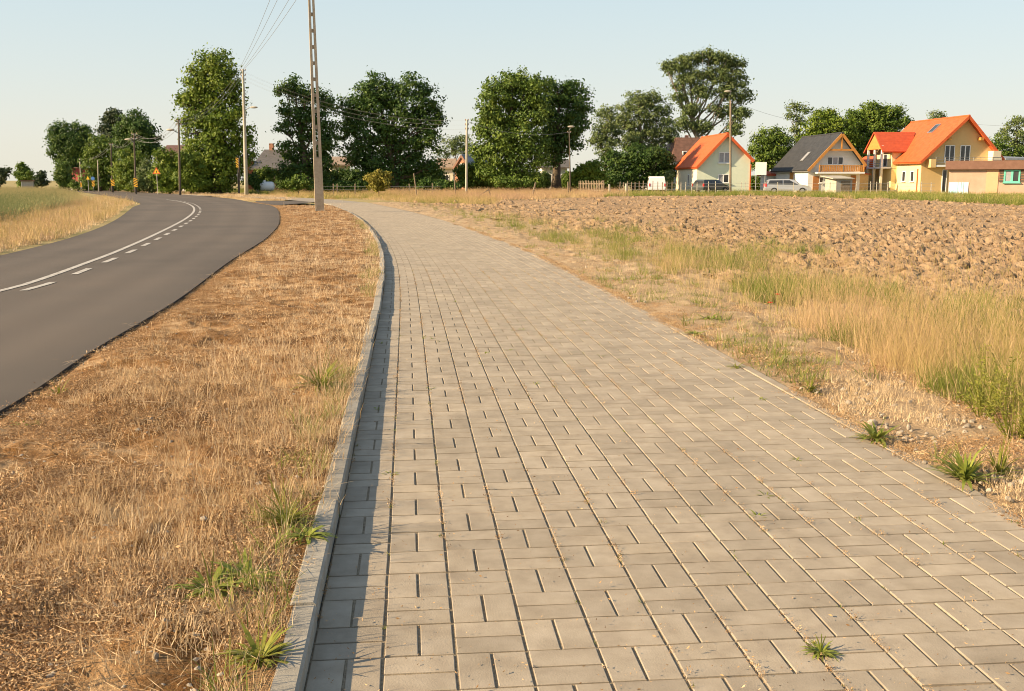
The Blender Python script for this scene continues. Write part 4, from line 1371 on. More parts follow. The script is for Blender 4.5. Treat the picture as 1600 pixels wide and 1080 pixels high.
h.box('shutter', -.06, -.005, 4.2, 5.2, 1.0, 2.2, 'orangewood')
sk = MB()
# roof window on the left slope
a = Vector((up, 0, h.z(211)))
e_ = Vector((0, 0, h.z(263.5)))
d = (e_ - a)
n_ = Vector((-d.z, 0, d.x)).normalized()
n_ = n_ if n_.z > 0 else -n_
p0, p1 = a + d * .52, a + d * .80
q = n_ * .19
q2 = n_ * .25
sk.hexa([(p0 + q).to_tuple()[:1] + (3.0,) + ((p0 + q).z,), (p1 + q).to_tuple()[:1] + (3.0,) + ((p1 + q).z,), ((p1 + q).x, 3.8, (p1 + q).z), ((p0 + q).x, 3.8, (p0 + q).z),
         ((p0 + q2).x, 3.0, (p0 + q2).z), ((p1 + q2).x, 3.0, (p1 + q2).z), ((p1 + q2).x, 3.8, (p1 + q2).z), ((p0 + q2).x, 3.8, (p0 + q2).z)])
sko = sk.build('roof_window', M['steel'], h.root)
sk = MB()
q, q2 = n_ * .24, n_ * .265
p0, p1 = a + d * .54, a + d * .78
sk.hexa([((p0 + q).x, 3.12, (p0 + q).z), ((p1 + q).x, 3.12, (p1 + q).z), ((p1 + q).x, 3.68, (p1 + q).z), ((p0 + q).x, 3.68, (p0 + q).z),
         ((p0 + q2).x, 3.12, (p0 + q2).z), ((p1 + q2).x, 3.12, (p1 + q2).z), ((p1 + q2).x, 3.68, (p1 + q2).z), ((p0 + q2).x, 3.68, (p0 + q2).z)])
sk.build('pane', M['curtain'], sko)
dm = h.box('dormer', w - 1.1, w + .25, 4.2, 7.0, h.z(262) - .1, h.z(236), 'bluepanel')
h.box('dormer_roof', w - 1.6, w + .55, 3.9, 7.3, h.z(236), h.z(233.5), 'tile_red', dm)
b = MB()
b.box(w + .02, w + 1.5, 1.2, 6.0, -.1, h.z(272))
ex = b.build('lean_to', M['yellow'], h.root)
b = MB()
b.hexa([(w + .02, 1.0, h.z(270.5)), (w + 1.7, 1.0, h.z(273)), (w + 1.7, 6.2, h.z(273)), (w + .02, 6.2, h.z(270.5)), (w + .02, 1.0, h.z(269)), (w + 1.7, 1.0, h.z(271.5)), (w + 1.7, 6.2, h.z(271.5)), (w + .02, 6.2, h.z(269))])
b.build('lean_to_roof', M['tile_red'], ex)

# big orange roofed house
h = House('orange_roofed_house', 'large yellow house with a wide orange roof and a gabled balcony wing', 1438, 104, math.radians(6))
k = h.k
w = (1560 - 1438) * k
up = (1505 - 1438) * k
L = 10.5
h.gable(w, L, h.z(248.5), h.z(244), up, h.z(184), 'yellow', og=.7, oe=.6, roofm='tile_orange', fascia='tile_orange')
h.box('sunlit_side', -.03, -.004, .01, L - .01, -.2, h.z(249) - .05, 'sunlityellow')  # left wall skinned in the paler yellow that carries the sunlight
for (a, c) in ((1474, 1490.5), (1499.5, 1516)):
    h.front(h.u(a), h.u(c), h.z(254.5), h.z(227), mull=1, sill=False)
bal = h.box('balcony', h.u(1453), h.u(1560), -1.0, -.01, h.z(261), h.z(258), 'whiteframe')
rb = MB()
for z_ in (h.z(246), h.z(250), h.z(254)):
    rb.tube([(h.u(1453), -.96, z_), (h.u(1560), -.96, z_)], .022, 5)
for i in range(8):
    xx = h.u(1453) + i * (107 * k) / 7
    rb.tube([(xx, -.96, h.z(258)), (xx, -.96, h.z(245.6))], .02, 5)
rb.build('railing', M['steel'], bal)
h.box('balcony_pier', h.u(1453) - .55, h.u(1453), -1.02, -.01, h.z(262), h.z(249), 'yellow')
h.box('balcony_end_wall', h.u(1546), h.u(1559), -.95, -.02, h.z(258), h.z(236), 'cream')
for (xx, zz_) in ((h.u(1529), h.z(217)), (h.u(1476), h.z(217))):
    h.box('purlin', xx - .16, xx + .16, -.68, -.01, zz_ - .14, zz_ + .14, 'orangewood')
h.front(h.u(1472.5), h.u(1480.5), .1, h.z(265), mull=0, sill=False)
for y_ in (1.3, 3.1):
    h.front(y_, y_ + .75, h.z(284), h.z(267), side=-.03, mull=0, sill=True)
h.box('drainpipe', -.14, -.034, .5, .6, -.1, h.z(264), 'tile_orange')
# cross wing that looks to the left, with a roofed balcony on posts
zr_, ze = h.z(203), h.z(231)
x0, x1 = -1.9, up * .62
y0, y1 = 5.2, 8.9
ym = (y0 + y1) / 2
b = MB()
b.prism([(-.6, y0, h.z(262)), (-.6, y1, h.z(262)), (-.6, y1, ze), (-.6, ym, zr_ - .2), (-.6, y0, ze)], (2.5, 0, 0))
wing = b.build('wing_wall', M['sunlityellow'], h.root)
h.box('wing_base', -.6, -.031, y0, y1, -.2, h.z(262.5), 'sunlityellow')
for (ya, sg) in ((y0, -1), (y1, 1)):
    d = Vector((0, ya - ym, ze - zr_)).normalized()
    a = Vector((0, ym, zr_))
    e_ = Vector((0, ya, ze)) + d * .5
    n_ = Vector((0, -d.z, d.y))
    n_ = n_ if n_.z > 0 else -n_
    r = MB()
    c0 = [(x0, a.y, a.z), (x0, e_.y, e_.z), (x1 - 1.6, e_.y, e_.z), (x1, a.y, a.z)]
    r.hexa(c0 + [(x, y + n_.y * .15, z + n_.z * .15) for (x, y, z) in c0])
    r.build('wing_roof', M['tile_red'], h.root)
b = MB()
b.prism([(x0 + .12, y0 + .1, ze + .02), (x0 + .12, y1 - .1, ze + .02), (x0 + .12, ym, zr_ - .15)], (.06, 0, 0))
b.build('wing_gable_boards', M['orangewood'], h.root)
wb = h.box('wing_balcony', -1.75, -.61, y0 + .1, y1 - .1, h.z(262.5), h.z(260), 'whiteframe')
for y_ in (y0 + .15, ym, y1 - .35):
    h.box('column', -1.73, -1.49, y_, y_ + .24, -.1, h.z(262.6), 'cream', wb)
    h.box('post', -1.71, -1.51, y_ + .02, y_ + .2, h.z(259.9), ze + .4, 'whiteframe', wb)
rb = MB()
for z_ in (h.z(250), h.z(254), h.z(257)):
    rb.tube([(-1.66, y0 + .2, z_), (-1.66, y1 - .2, z_)], .025, 5)
rb.build('railing', M['steel'], wb)
h.front(y0 + 1.0, y1 - 1.0, h.z(259), h.z(238), side=-.6, mull=1, sill=False)
# far part of the long left slope
b = MB()
b.prism([(-2.3, 9.2, h.z(262)), (-.9, 9.2, h.z(262)), (-.1, 9.2, h.z(240))], (0, 3.6, 0))
b.build('rear_roof', M['tile_orange'], h.root)
h.box('rear_wall', -1.9, -.04, 9.4, 12.4, -.2, h.z(262.4), 'sunlityellow')
a = Vector((up, 0, h.z(184)))
d = Vector((0, 0, h.z(248.5))) - a
n_ = Vector((-d.z, 0, d.x)).normalized()
n_ = n_ if n_.z > 0 else -n_
def slopebox(y0_, y1_, t0, t1, o0, o1, nm, m, parent):
    p0, p1 = a + d * t0, a + d * t1
    s_ = MB()
    s_.hexa([((p + n_ * o).x, y, (p + n_ * o).z) for o in (o0, o1) for p, y in ((p0, y0_), (p1, y0_), (p1, y1_), (p0, y1_))])
    return s_.build(nm, M[m], parent)
rw = slopebox(3.3, 4.3, .14, .36, .17, .26, 'roof_window', 'steel', h.root)
slopebox(3.42, 4.18, .16, .34, .25, .275, 'pane', 'glass', rw)

# flat roofed outbuilding in front of it
h = House('flat_roofed_outbuilding', 'low pink rendered outbuilding with a brown roof edge and turquoise window', 1482, 92, math.radians(-23), 'outbuilding')
k = h.k
w = (1596 - 1482) * k
zt = h.z(265)
h.box('wall', 0, w, 0, 5.5, -.2, zt, 'pink')
h.box('roof', -.35, w + .5, -.4, 5.9, zt + .004, h.z(251.5), 'brownsheet')
h.box('door_panel', h.u(1535), h.u(1551.5), -.05, -.005, .2, zt - .02, 'salmon')
h.box('brick_bay', h.u(1552.5), h.u(1594), -.035, -.004, h.z(284.5), zt - .01, 'brickwall')
for i in range(7):
    for (a_, c_) in ((1553, 1558.5), (1582, 1593.5)):
        h.box('board', h.u(a_), h.u(c_), -.065, -.036, h.z(284.5) + i * .24, h.z(284.5) + i * .24 + .17, 'darkwood')
h.front(h.u(1559), h.u(1581.5), h.z(285.5), h.z(265.8), y=-.036, fm='greenframe', gm=['curtain', 'glass'], mull=1, bar=.13)
for i, (a_, c_, m_) in enumerate(((1482.6, 1495.5, 'bluepanel'), (1496, 1500, 'whiteframe'), (1500.5, 1503.5, 'bluepanel'), (1504, 1510.5, 'whiteframe'))):
    h.box('door', h.u(a_), h.u(c_), -.06, -.005, .02, h.z(285), m_)

# shed in front of the dark roofed house
h = House('concrete_shed', 'small grey concrete shed in front of the wooden balcony house', 1307, 97, math.radians(8), 'shed')
k = h.k
h.box('wall', 0, 26 * k, 0, 2.4, -.1, h.z(280), 'greyblock')
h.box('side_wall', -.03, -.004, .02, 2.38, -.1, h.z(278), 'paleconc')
b = MB()
b.hexa([(-.5, -.25, h.z(279.9)), (27.5 * k, -.25, h.z(279.9)), (27.5 * k, 2.6, h.z(275.5)), (-.5, 2.6, h.z(275.5)), (-.5, -.25, h.z(278.6)), (27.5 * k, -.25, h.z(278.6)), (27.5 * k, 2.6, h.z(274.2)), (-.5, 2.6, h.z(274.2))])
b.build('roof', M['paleconc'], h.root)
h.box('door', .45, 1.35, -.05, -.005, 0, h.z(283), 'greywood')

def simple_house(name, label, px0, px1, Y, pye, pyr, wallm, roofm, L=7, rot=0.0, ridge_along=True, cat='house', windows=0, chimney=None):
    """house seen on its long side: the ridge runs along the front"""
    h = House(name, label, px0, Y, rot, cat)
    w = (px1 - px0) * h.k
    ze_, zr2 = h.z(pye), h.z(pyr)
    b = MB()
    b.prism([(0, 0, -.2), (0, L, -.2), (0, L, ze_), (0, L / 2, zr2 - .12), (0, 0, ze_)], (w, 0, 0))
    b.build('wall', M[wallm], h.root)
    for (ya, yo) in ((0, -.45), (L, L + .45)):
        r = MB()
        zl_ = ze_ + (zr2 - ze_) * (-.45) / (L / 2)
        c0 = [(-.35, L / 2, zr2), (w + .35, L / 2, zr2), (w + .35, yo, zl_), (-.35, yo, zl_)]
        r.hexa(c0 + [(x, y, z + .18) for x, y, z in c0])
        r.build('roof', M[roofm], h.root)
    for i in range(windows):
        xc = w * (i + .5) / windows
        h.front(xc - .5, xc + .5, max(.8, ze_ * .3), max(.8, ze_ * .3) + 1.2)
    if chimney is not None:
        h.box('chimney', chimney, chimney + .55, L / 2 - .3, L / 2 + .3, zr2 - .4, zr2 + 1.0, 'brickwall')
    return h
simple_house('brown_roofed_house', 'house with a brown roof half hidden behind the roadside bushes', 252, 294, 132, 246, 227.5, 'white', 'tile_brown', 8, windows=2)
bh = simple_house('old_barn', 'old dark barn with a sagging grey roof behind the round concrete pole', 396, 446, 116, 264, 248, 'boards', 'slate', 8, cat='barn')
for i in range(11):
    bh.box('board', i * .33 + .03, i * .33 + .30, -.05, -.004, -.1, bh.z(265), 'boards')
simple_house('barn_behind', 'hipped grey roof with a dark chimney above the old barn', 408, 440, 138, 250, 234.5, 'white', 'slate', 8, chimney=.4)
h = House('orange_kiosk', 'small orange walled box just right of the round concrete pole', 387, 118, 0, 'shed')
h.box('wall', 0, 9.5 * h.k, 0, 2.5, -.1, h.z(252.5), 'orangewall')
h.box('roof', -.1, 9.5 * h.k + .1, -.1, 2.6, h.z(252.4), h.z(251), 'brownsheet')
simple_house('faded_roof_house', 'pale house with a faded tan roof left of the brick gable', 684, 708, 150, 262, 249, 'cream', 'tile_tan', 7, windows=1)
h = House('brick_gable_house', 'red brick gable house with a blue grey roof behind the thin concrete pole', 711, 140, math.radians(-38), 'house')
k = h.k
h.gable(2.6, 5.2, h.z(262), h.z(262), 1.3, h.z(244.5), 'brickwall', og=.2, oe=.25, roofm='tile_blue', fascia='brownsheet')
h.front(.9, 1.7, h.z(264), h.z(256), mull=0)
simple_house('hidden_cottage', 'pale cottage glimpsed under the spreading chestnut', 518, 548, 128, 258, 246, 'cream', 'tile_tan', 7, rot=math.radians(12), windows=2)
simple_house('white_cottage', 'white cottage glimpsed between the trunks right of the domed tree', 846, 886, 124, 262, 250, 'white', 'slate', 7, windows=2)
simple_house('grey_farmhouse', 'grey house in deep shade behind the white van', 1012, 1042, 124, 262, 250, 'greyblock', 'slate', 7, windows=3)
h = House('steep_dark_house', 'house with a steep dark brown roof rising behind the mint house', 1050, 128, math.radians(2))
k = h.k
w = 108 * k
h.box('wall', .1, w - .1, .1, 7.9, -.2, h.z(252), 'white')
b = MB()
q0, q1 = h.z(252.5), h.z(214)
b.hexa([(-.3, -.3, q0), (w + .3, -.3, q0), (w + .3, 8.3, q0), (-.3, 8.3, q0), (10 * k, 1.6, q1), (w - 14 * k, 1.6, q1), (w - 14 * k, 6.4, q1), (10 * k, 6.4, q1)])
rf = b.build('roof', M['tile_brown'], h.root)
h.box('dormer_window', 16 * k, 23 * k, .2, 1.5, h.z(246), h.z(236), 'whiteframe', rf)
h.box('pane', 17 * k, 22 * k, .16, .197, h.z(245), h.z(237), 'glass', rf)
h.box('chimney', 28 * k, 33 * k, 3.4, 4.0, q1 - .3, q1 + .35, 'brickwall', rf)
simple_house('small_white_garage', 'low white garage with a red roof between mint house and dark roof', 1201, 1220, 118, 274, 270, 'white', 'tile_red', 4, cat='garage')
h = House('red_gable_barn', 'dark red gable end by the road beyond the striped boards', 110, 134, math.radians(-14), 'barn')
h.box('wall', 0, 15.5 * h.k, 0, 6, -.1, h.z(284), 'white')
h.box('upper_wall', 0, 15.5 * h.k, .01, 5.99, h.z(283.9), h.z(263), 'redsheet')
h.box('roof', -.2, 15.5 * h.k + .2, -.2, 6.2, h.z(262.9), h.z(261.6), 'brownsheet')
h = House('grey_hut', 'small pale hut standing in the cereal field at the far left', 34, 104, math.radians(20), 'hut')
h.box('wall', 0, 1.05, 0, 1.2, -.1, h.z(283.5), 'greyblock')
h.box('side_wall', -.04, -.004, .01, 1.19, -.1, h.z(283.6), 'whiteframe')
h.box('roof', -.12, 1.15, -.12, 1.3, h.z(283.4), h.z(281.8), 'brownsheet')
h = House('flat_white_building', 'white building with grey sheet roof at the right edge behind the outbuilding', 1570, 118, math.radians(2), 'building')
k = h.k
h.box('wall', 0, 60 * k, 0, 10, -.2, h.z(250), 'white')
b = MB()
b.hexa([(-.4, -.5, h.z(250)), (62 * k, -.5, h.z(250)), (62 * k, 10.4, h.z(243)), (-.4, 10.4, h.z(243)), (-.4, -.5, h.z(247.5)), (62 * k, -.5, h.z(247.5)), (62 * k, 10.4, h.z(240.5)), (-.4, 10.4, h.z(240.5))])
b.build('roof', M['tile_blue'], h.root)
h.front(2.5, 4.0, 1.2, 2.6)

# ------------------------------------------------------------------ poles, lamps, wires
def T(px, py, Y):
    x, z = W(px, py, Y)
    return Vector((x, Y, z))
# lattice pole: two tapered legs joined by rungs over a solid foot
xb, Yb = G(499.5, 330, .05)
ztop = 10.6
lean = -.10
root = thing('lattice_pole', 'tall concrete lattice pole standing on the dry verge beside the path', 'utility pole', (xb, Yb, .03), math.radians(15))
def half(z):
    return .185 * (1 - .42 * z / ztop)
def dep(z):
    return .10 * (1 - .35 * z / ztop)
def slab(name, x0f, x1f, z0, z1, m='concrete', ins=0.0):
    b = MB()
    c = []
    for z in (z0, z1):
        o = lean * z / ztop
        c += [(x0f(z) + o, -dep(z) + ins, z), (x1f(z) + o, -dep(z) + ins, z), (x1f(z) + o, dep(z) - ins, z), (x0f(z) + o, dep(z) - ins, z)]
    b.hexa(c)
    return b.build(name, M[m], root)
slab('foot', lambda z: -half(z), half, -.3, 2.22)
slab('rail', lambda z: -half(z), lambda z: -half(z) * .30, 2.223, ztop)
slab('rail', lambda z: half(z) * .30, half, 2.223, ztop)
z = 2.223
i = 0
while z < ztop - .3:
    slab('rung', lambda z: -half(z) * .298, lambda z: half(z) * .298, z + (.50 if i else .0) - (.0 if i else -.0), z + (.64 if i else .03), ins=.035)
    z += .64 if i else .03
    i += 1
b = MB()
b.box(-.9 + lean, .9 + lean, -.06, .06, ztop - .35, ztop - .25)
b.build('crossarm', M['steel'], root)
for xx in (-.8, -.35, .35, .8):
    b = MB()
    b.tube([(xx + lean, 0, ztop - .25), (xx + lean, 0, ztop - .16), (xx + lean, 0, ztop - .1)], [.05, .06, .03], 8)
    b.build('insulator', M['porcelain'], root)
LATTOP = Vector((xb + lean, Yb, ztop))

def pole(name, label, px, pyb, pyt, r0, r1, m, Y=None, px_top=None, lamp=None, rack=None, tall=None, band=None, arms=True):
    if Y is None:
        X, Y = G(px, pyb, 0)
    else:
        X = W(px, pyb, Y)[0]
    xt, zt = W(px if px_top is None else px_top, pyt, Y)
    root = thing(name, label, 'street lamp' if lamp else 'utility pole', (X, Y, 0))
    b = MB()
    n = 6
    b.tube([((xt - X) * i / (n - 1), 0, -.3 + (zt + .3) * i / (n - 1)) for i in range(n)], [r0 + (r1 - r0) * i / (n - 1) for i in range(n)], 10)
    b.build('shaft', M[m], root, smooth=True)
    if rack:
        b = MB()
        for z_, hw in rack:
            b.bar((xt - X - hw, 0, zt + z_), (xt - X + hw, 0, zt + z_), .06)
        ar = b.build('crossarm', M['steel'], root)
        for z_, hw in rack:
            for q in (-1, 1):
                c = MB()
                c.tube([(xt - X + q * hw, 0, zt + z_ + .03), (xt - X + q * hw, 0, zt + z_ + .1), (xt - X + q * hw, 0, zt + z_ + .15)], [.035, .05, .025], 6)
                c.build('insulator', M['porcelain'], ar)
    if lamp:
        (lx, ly) = lamp
        X2, Z2 = W(lx, ly, Y)
        s = 1 if X2 > X else -1
        z0 = Z2 - .3
        b = MB()
        b.tube([((xt - X) * min(1, z0 / zt), 0, z0), ((X2 - X) * .55, -.05, Z2 - .04), (X2 - X - s * .22, -.1, Z2)], .035, 6)
        lo_ = b.build('lamp_arm', M['steel'], root)
        c = MB()
        c.ellipsoid((X2 - X, -.1, Z2), (.36, .13, .10), 10, 6)
        c.build('lamp_head', M['paleconc'], lo_, smooth=True)
    return root, X, Y, zt

CP1 = pole('concrete_pole', 'round pale concrete pole with a lamp arm at the edge of the bend', 385, 305, 108, .19, .10, 'paleconc', px_top=379.5, lamp=(397, 168), rack=[(-.15, .22), (-.55, .22), (-.95, .22)])
CP2 = pole('lamp_pole', 'dark pole with a lamp arm reaching left, right of the warning sign', 281, 301, 187, .11, .07, 'darkwood', Y=88, px_top=279, lamp=(267, 203), rack=[(-.1, .2), (-.45, .2)])
CP3 = pole('lamp_pole', 'dark pole with wires and a lamp rising behind the biggest striped board', 211.5, 298, 208, .11, .07, 'darkwood', Y=98, px_top=209.5, lamp=(201, 218), rack=[(-.1, .25), (-.5, .25)])
CP4 = pole('utility_pole', 'thin dark pole against the light green tree behind the middle striped board', 175, 297, 224, .10, .06, 'darkwood', Y=108, px_top=173.5, rack=[(-.1, .2)])
CP5 = pole('utility_pole', 'pale leaning pole beside the red gable', 127.5, 297, 247, .09, .06, 'paleconc', Y=120, px_top=124.5, lamp=(133, 249))
pole('utility_pole', 'slender pale pole between the middle and the smaller striped boards', 154, 297, 250, .07, .05, 'paleconc', Y=116, px_top=152.5)
CP6 = pole('utility_pole', 'slim concrete pole standing in the rough grass left of the domed tree', 728.5, 308, 187, .11, .08, 'paleconc', Y=86, px_top=729.5, rack=[(-.1, .12), (-.45, .12), (-.8, .12)])
CP7 = pole('lamp_pole', 'thin dark lamp post in front of the shaded tree trunk', 891.5, 298, 204, .08, .05, 'darkwood', Y=100, px_top=889.5, lamp=(892.5, 198), rack=[(-.2, .15)])
CP8 = pole('utility_pole', 'reddish wooden pole standing in front of the mint house', 1141.5, 302, 157, .115, .09, 'greywood', Y=100, px_top=1141.5, lamp=(1137, 143))
pole('utility_pole', 'dark striped sign post at the foot of the tallest roadside tree', 373.5, 300, 247, .08, .06, 'darkwood', Y=101)

def wire(label, a, c, sag, group, r=.011):
    b = MB()
    n = 12
    b.tube([Vector(a).lerp(Vector(c), t / n) + Vector((0, 0, -4 * sag * (t / n) * (1 - t / n))) for t in range(n + 1)], r, 4, cap=False)
    o = b.build('overhead_wire', M['wire'], None, fix=False)
    tag(o, label, 'wire', group)
def run(label, group, A, B, dzs, sag, side=.18, r=.010):
    words = ['highest', 'lowest'] if len(dzs) == 2 else ['highest', 'middle', 'lowest']
    for i, dz in enumerate(dzs):
        lab = label if len(dzs) == 1 else label.replace('overhead wire', words[i] + ' overhead wire')
        for q in (-1, 1):
            a = Vector((A[0] + q * side, A[1], A[2] + dz))
            c = Vector((B[0] + q * side, B[1], B[2] + dz))
            wire(lab, a, c, sag, group, r)
def tp(c, px_top):
    return (W(px_top, 200, c[2])[0], c[2], c[3])
t1, t2, t3, t4, t5 = tp(CP1, 379.5), tp(CP2, 279), tp(CP3, 209.5), tp(CP4, 173.5), tp(CP5, 124.5)
t6, t7, t8 = tp(CP6, 729.5), tp(CP7, 889.5), tp(CP8, 1141.5)
for q, zq in ((-.8, -.1), (-.35, -.1), (.35, -.1), (.8, -.1)):
    wire('overhead wire climbing from the round concrete pole to the lattice pole top', (t1[0] + q * .25, t1[1], t1[2] - .15), (LATTOP.x + q, LATTOP.y, LATTOP.z + zq), .3, 'wires up to the lattice pole', .010)
run('overhead wire sagging between the round concrete pole and the dark lamp pole', 'wires left of the round concrete pole', t1, t2, (-.1, -.45), 1.0)
run('overhead wire sagging from the dark lamp pole towards the biggest striped board', 'wires between the dark lamp poles', t2, t3, (-.1, -.45), .9)
run('overhead wire crossing the light green trees beyond the biggest striped board', 'wires among the far roadside poles', t3, t4, (-.1,), .7)
run('overhead wire running to the pale leaning pole by the red gable', 'wires at the end of the road', t4, t5, (-.15,), .5)
run('overhead wire crossing the gap and chestnut to the slim concrete pole', 'wires across the dark trees', t1, t6, (-.1, -.45, -.8), 1.2, .1, .004)
run('overhead wire in front of the domed tree', 'wires between slim pole and lamp post', t6, t7, (-.15,), .6, .08)
wire('overhead wire running right from the reddish wooden pole over the dark roof', t8, (34.0, 112, 7.4), .5, 'wire of the wooden pole')
wire('overhead wire crossing the sky right of the big orange roof', (46.5, 110, 7.4), (64, 112, 7.0), .2, 'wire behind the big house')

# ------------------------------------------------------------------ signs and boards
def signpost(name, label, px, pyb, Y, pyt, r=.035, m='steel'):
    X = W(px, pyb, Y)[0]
    zt = W(px, pyt, Y)[1]
    root = thing(name, label, 'road sign', (X, Y, 0))
    b = MB()
    b.tube([(0, .03, -.2), (0, .03, zt)], r, 8)
    b.build('post', M[m], root)
    return root, X, zt
def striped(label, px, pyb, Y, pyt, pym, w, flip=False):
    root, X, zt = signpost('bend_board', label, px, pyb, Y, pym + 3, .05, 'signblack')
    root['group'] = 'striped bend boards along the curve'
    z0, z1 = W(px, pym, Y)[1], W(px, pyt, Y)[1]
    b = MB()
    b.box(-w / 2, w / 2, -.03, -.005, z0, z1)
    bd = b.build('board', M['signblack'], root)
    n = 4
    st = (z1 - z0) / n
    for i in range(-1, n):
        # slanting stripe clipped to the board
        za, zb = z0 + i * st + st * .15, z0 + i * st + st * .62
        rise = st * 1.0
        pts = []
        def cl(x_, z_):
            return (x_, -.034, min(max(z_, z0 + .005), z1 - .005))
        l, r_ = -w / 2 + .005, w / 2 - .005
        if not flip:
            pts = [cl(l, za), cl(r_, za + rise), cl(r_, zb + rise), cl(l, zb)]
        else:
            pts = [cl(r_, za), cl(r_, zb), cl(l, zb + rise), cl(l, za + rise)]
        if abs(pts[0][2] - pts[-1][2]) + abs(pts[1][2] - pts[2][2]) > .02:
            s_ = MB()
            s_.prism(pts, (0, .006, 0))
            s_.build('stripe', M['signyellow'], bd)
striped('biggest yellow and black striped board, on the dark pole by the bend', 212.8, 299.5, 94, 277.5, 292.5, .38)
striped('second striped board from the warning sign, on a short black foot', 177, 297.8, 106, 280.5, 290.5, .40)
striped('small striped board under the blue sign', 146.5, 297, 112, 282, 291.5, .32)
striped('smallest striped board, at the foot of the pale leaning pole', 127.3, 296.5, 117, 285, 292, .24)
striped('narrow striped board beside the trunk of the tallest roadside tree', 372.5, 300, 100, 246, 262, .26, True)
root, X, zt = signpost('warning_sign', 'yellow triangular warning sign with red border seen beside the bend', 246.3, 300, 92, 263, .035, 'paleconc')
zb, z1 = W(246, 272, 92)[1], W(246, 261.5, 92)[1]
b = MB()
b.prism([(-.36, -.02, zb), (.36, -.02, zb), (0, -.02, z1)], (0, .02, 0))
pl_ = b.build('plate', M['signred'], root)
b = MB()
c_ = (z1 - zb)
b.prism([(-.25, -.026, zb + c_ * .10), (.25, -.026, zb + c_ * .10), (0, -.026, zb + c_ * .80)], (0, .005, 0))
b.build('face', M['signyellow'], pl_)
b = MB()
b.box(-.035, .035, -.031, -.027, zb + c_ * .2, zb + c_ * .5)
b.build('symbol', M['signblack'], pl_)
root, X, zt = signpost('blue_sign', 'small round blue sign above a striped board far along the road', 146.3, 297, 112.4, 277)
b = MB()
b.tube([(0, -.03, W(146, 279, 112)[1]), (0, -.005, W(146, 279, 112)[1])], .20, 14)
b.build('plate', M['signblue'], root)
root, X, zt = signpost('yellow_sign', 'small orange yellow sign half hidden by the roadside tree', 138.5, 297, 116, 277)
b = MB()
b.prism([(-.2, -.02, zt - .25), (.2, -.02, zt - .25), (0, -.02, zt + .12)], (0, .02, 0))
b.build('plate', M['signyellow'], root)
# white board on two posts
X, Yd = W(1187.5, 300, 102)[0], 102
k = scale_at(102)
root = thing('white_billboard', 'blank white board on two posts between mint house and silver car', 'billboard', (X, Yd, 0))
for q in (-7.2, 7.2):
    b = MB()
    b.tube([(q * k, .04, -.2), (q * k, .04, W(1187, 254, 102)[1])], .045, 8)
    b.build('post', M['steel'], root)
b = MB()
b.box(-8.7 * k, 8.7 * k, -.04, 0, W(1187, 273.5, 102)[1], W(1187, 253.5, 102)[1])
b.build('board', M['signback'], root)
# gas tank by the barn
X = W(413, 290, 106)[0]
root = thing('gas_tank', 'white gas tank lying in the grass in front of the old barn', 'tank', (X, 106, 0), math.radians(8))
b = MB()
b.tube([(-1.05, 0, .72), (-.95, 0, .72), (-.8, 0, .72), (.8, 0, .72), (.95, 0, .72), (1.05, 0, .72)], [.1, .38, .48, .48, .38, .1], 14)
b.build('body', M['tankwhite'], root, smooth=True)
b = MB()
b.tube([(0, 0, 1.17), (0, 0, 1.36)], .16, 10)
b.build('valve_cover', M['tankwhite'], root)
for q in (-.6, .6):
    b = MB()
    b.box(q - .08, q + .08, -.3, .3, -.05, .33)
    b.build('foot', M['paleconc'], root)

# ------------------------------------------------------------------ fences and posts
def postfence(name, label, px0, px1, Y0, Y1, posts, pyt, m='greywood', r=.05, wires=(.4, .75, 1.05)):
    x0, x1 = W(px0, 298, Y0)[0], W(px1, 298, Y1)[0]
    root = thing(name, label, 'fence', (x0, Y0, 0), math.atan2(Y1 - Y0, x1 - x0))
    Ln = math.hypot(x1 - x0, Y1 - Y0)
    for p in posts:
        t = (p - px0) / (px1 - px0)
        zt = W(p, pyt + random.uniform(-1, 1.5), Y0 + (Y1 - Y0) * t)[1]
        b = MB()
        tl = random.gauss(0, .03)
        b.bar((t * Ln, 0, -.2), (t * Ln + tl, 0, zt), r * 2)
        b.build('post', M[m], root)
    for z_ in wires:
        b = MB()
        b.tube([(0, -.06, z_), (Ln / 2, -.06, z_ - .03), (Ln, -.06, z_)], .012, 4, cap=False)
        b.build('wire_strand', M['steel'], root, fix=False)
postfence('wire_fence', 'long wire fence on thin grey posts in front of the new houses', 1062, 1460, 99, 93, [1064, 1071, 1082, 1090.5, 1109, 1121, 1164, 1169, 1221, 1246, 1290, 1303, 1342, 1365, 1374, 1390, 1441, 1455], 284, 'paleconc', .035)
postfence('garden_fence', 'wire garden fence with slim posts in front of the white van', 964, 1056, 106, 104, [968, 974, 981, 987, 992.6, 999, 1005, 1012, 1020, 1028, 1035, 1042, 1050], 283.5, 'greywood', .035)
postfence('meadow_fence', 'old fence with grey posts in the shade below the spreading chestnut', 500, 690, 92, 92, [521, 527.5, 554.5, 640, 676], 286, 'greywood', .05, (.5, .8))
x0, x1, Yp = W(905, 298, 100)[0], W(944, 298, 96)[0], 98
root = thing('picket_fence', 'grey wooden picket fence behind the ripe pasture grass', 'fence', (x0, 101, 0), math.atan2(-5, x1 - x0))
Ln = math.hypot(x1 - x0, 5)
for z_ in (.35, .95):
    b = MB()
    b.box(0, Ln, 0, .05, z_, z_ + .09)
    b.build('rail', M['greywood'], root)
n = 16
for i in range(n):
    b = MB()
    xx = (i + .3) * Ln / n
    hgt = 1.22 + random.uniform(-.06, .05)
    b.prism([(xx, -.03, -.05), (xx + .11, -.03, -.05), (xx + .11, -.03, hgt), (xx + .055, -.03, hgt + .09), (xx, -.03, hgt)], (0, .025, 0))
    b.build('picket', M['greywood'], root)
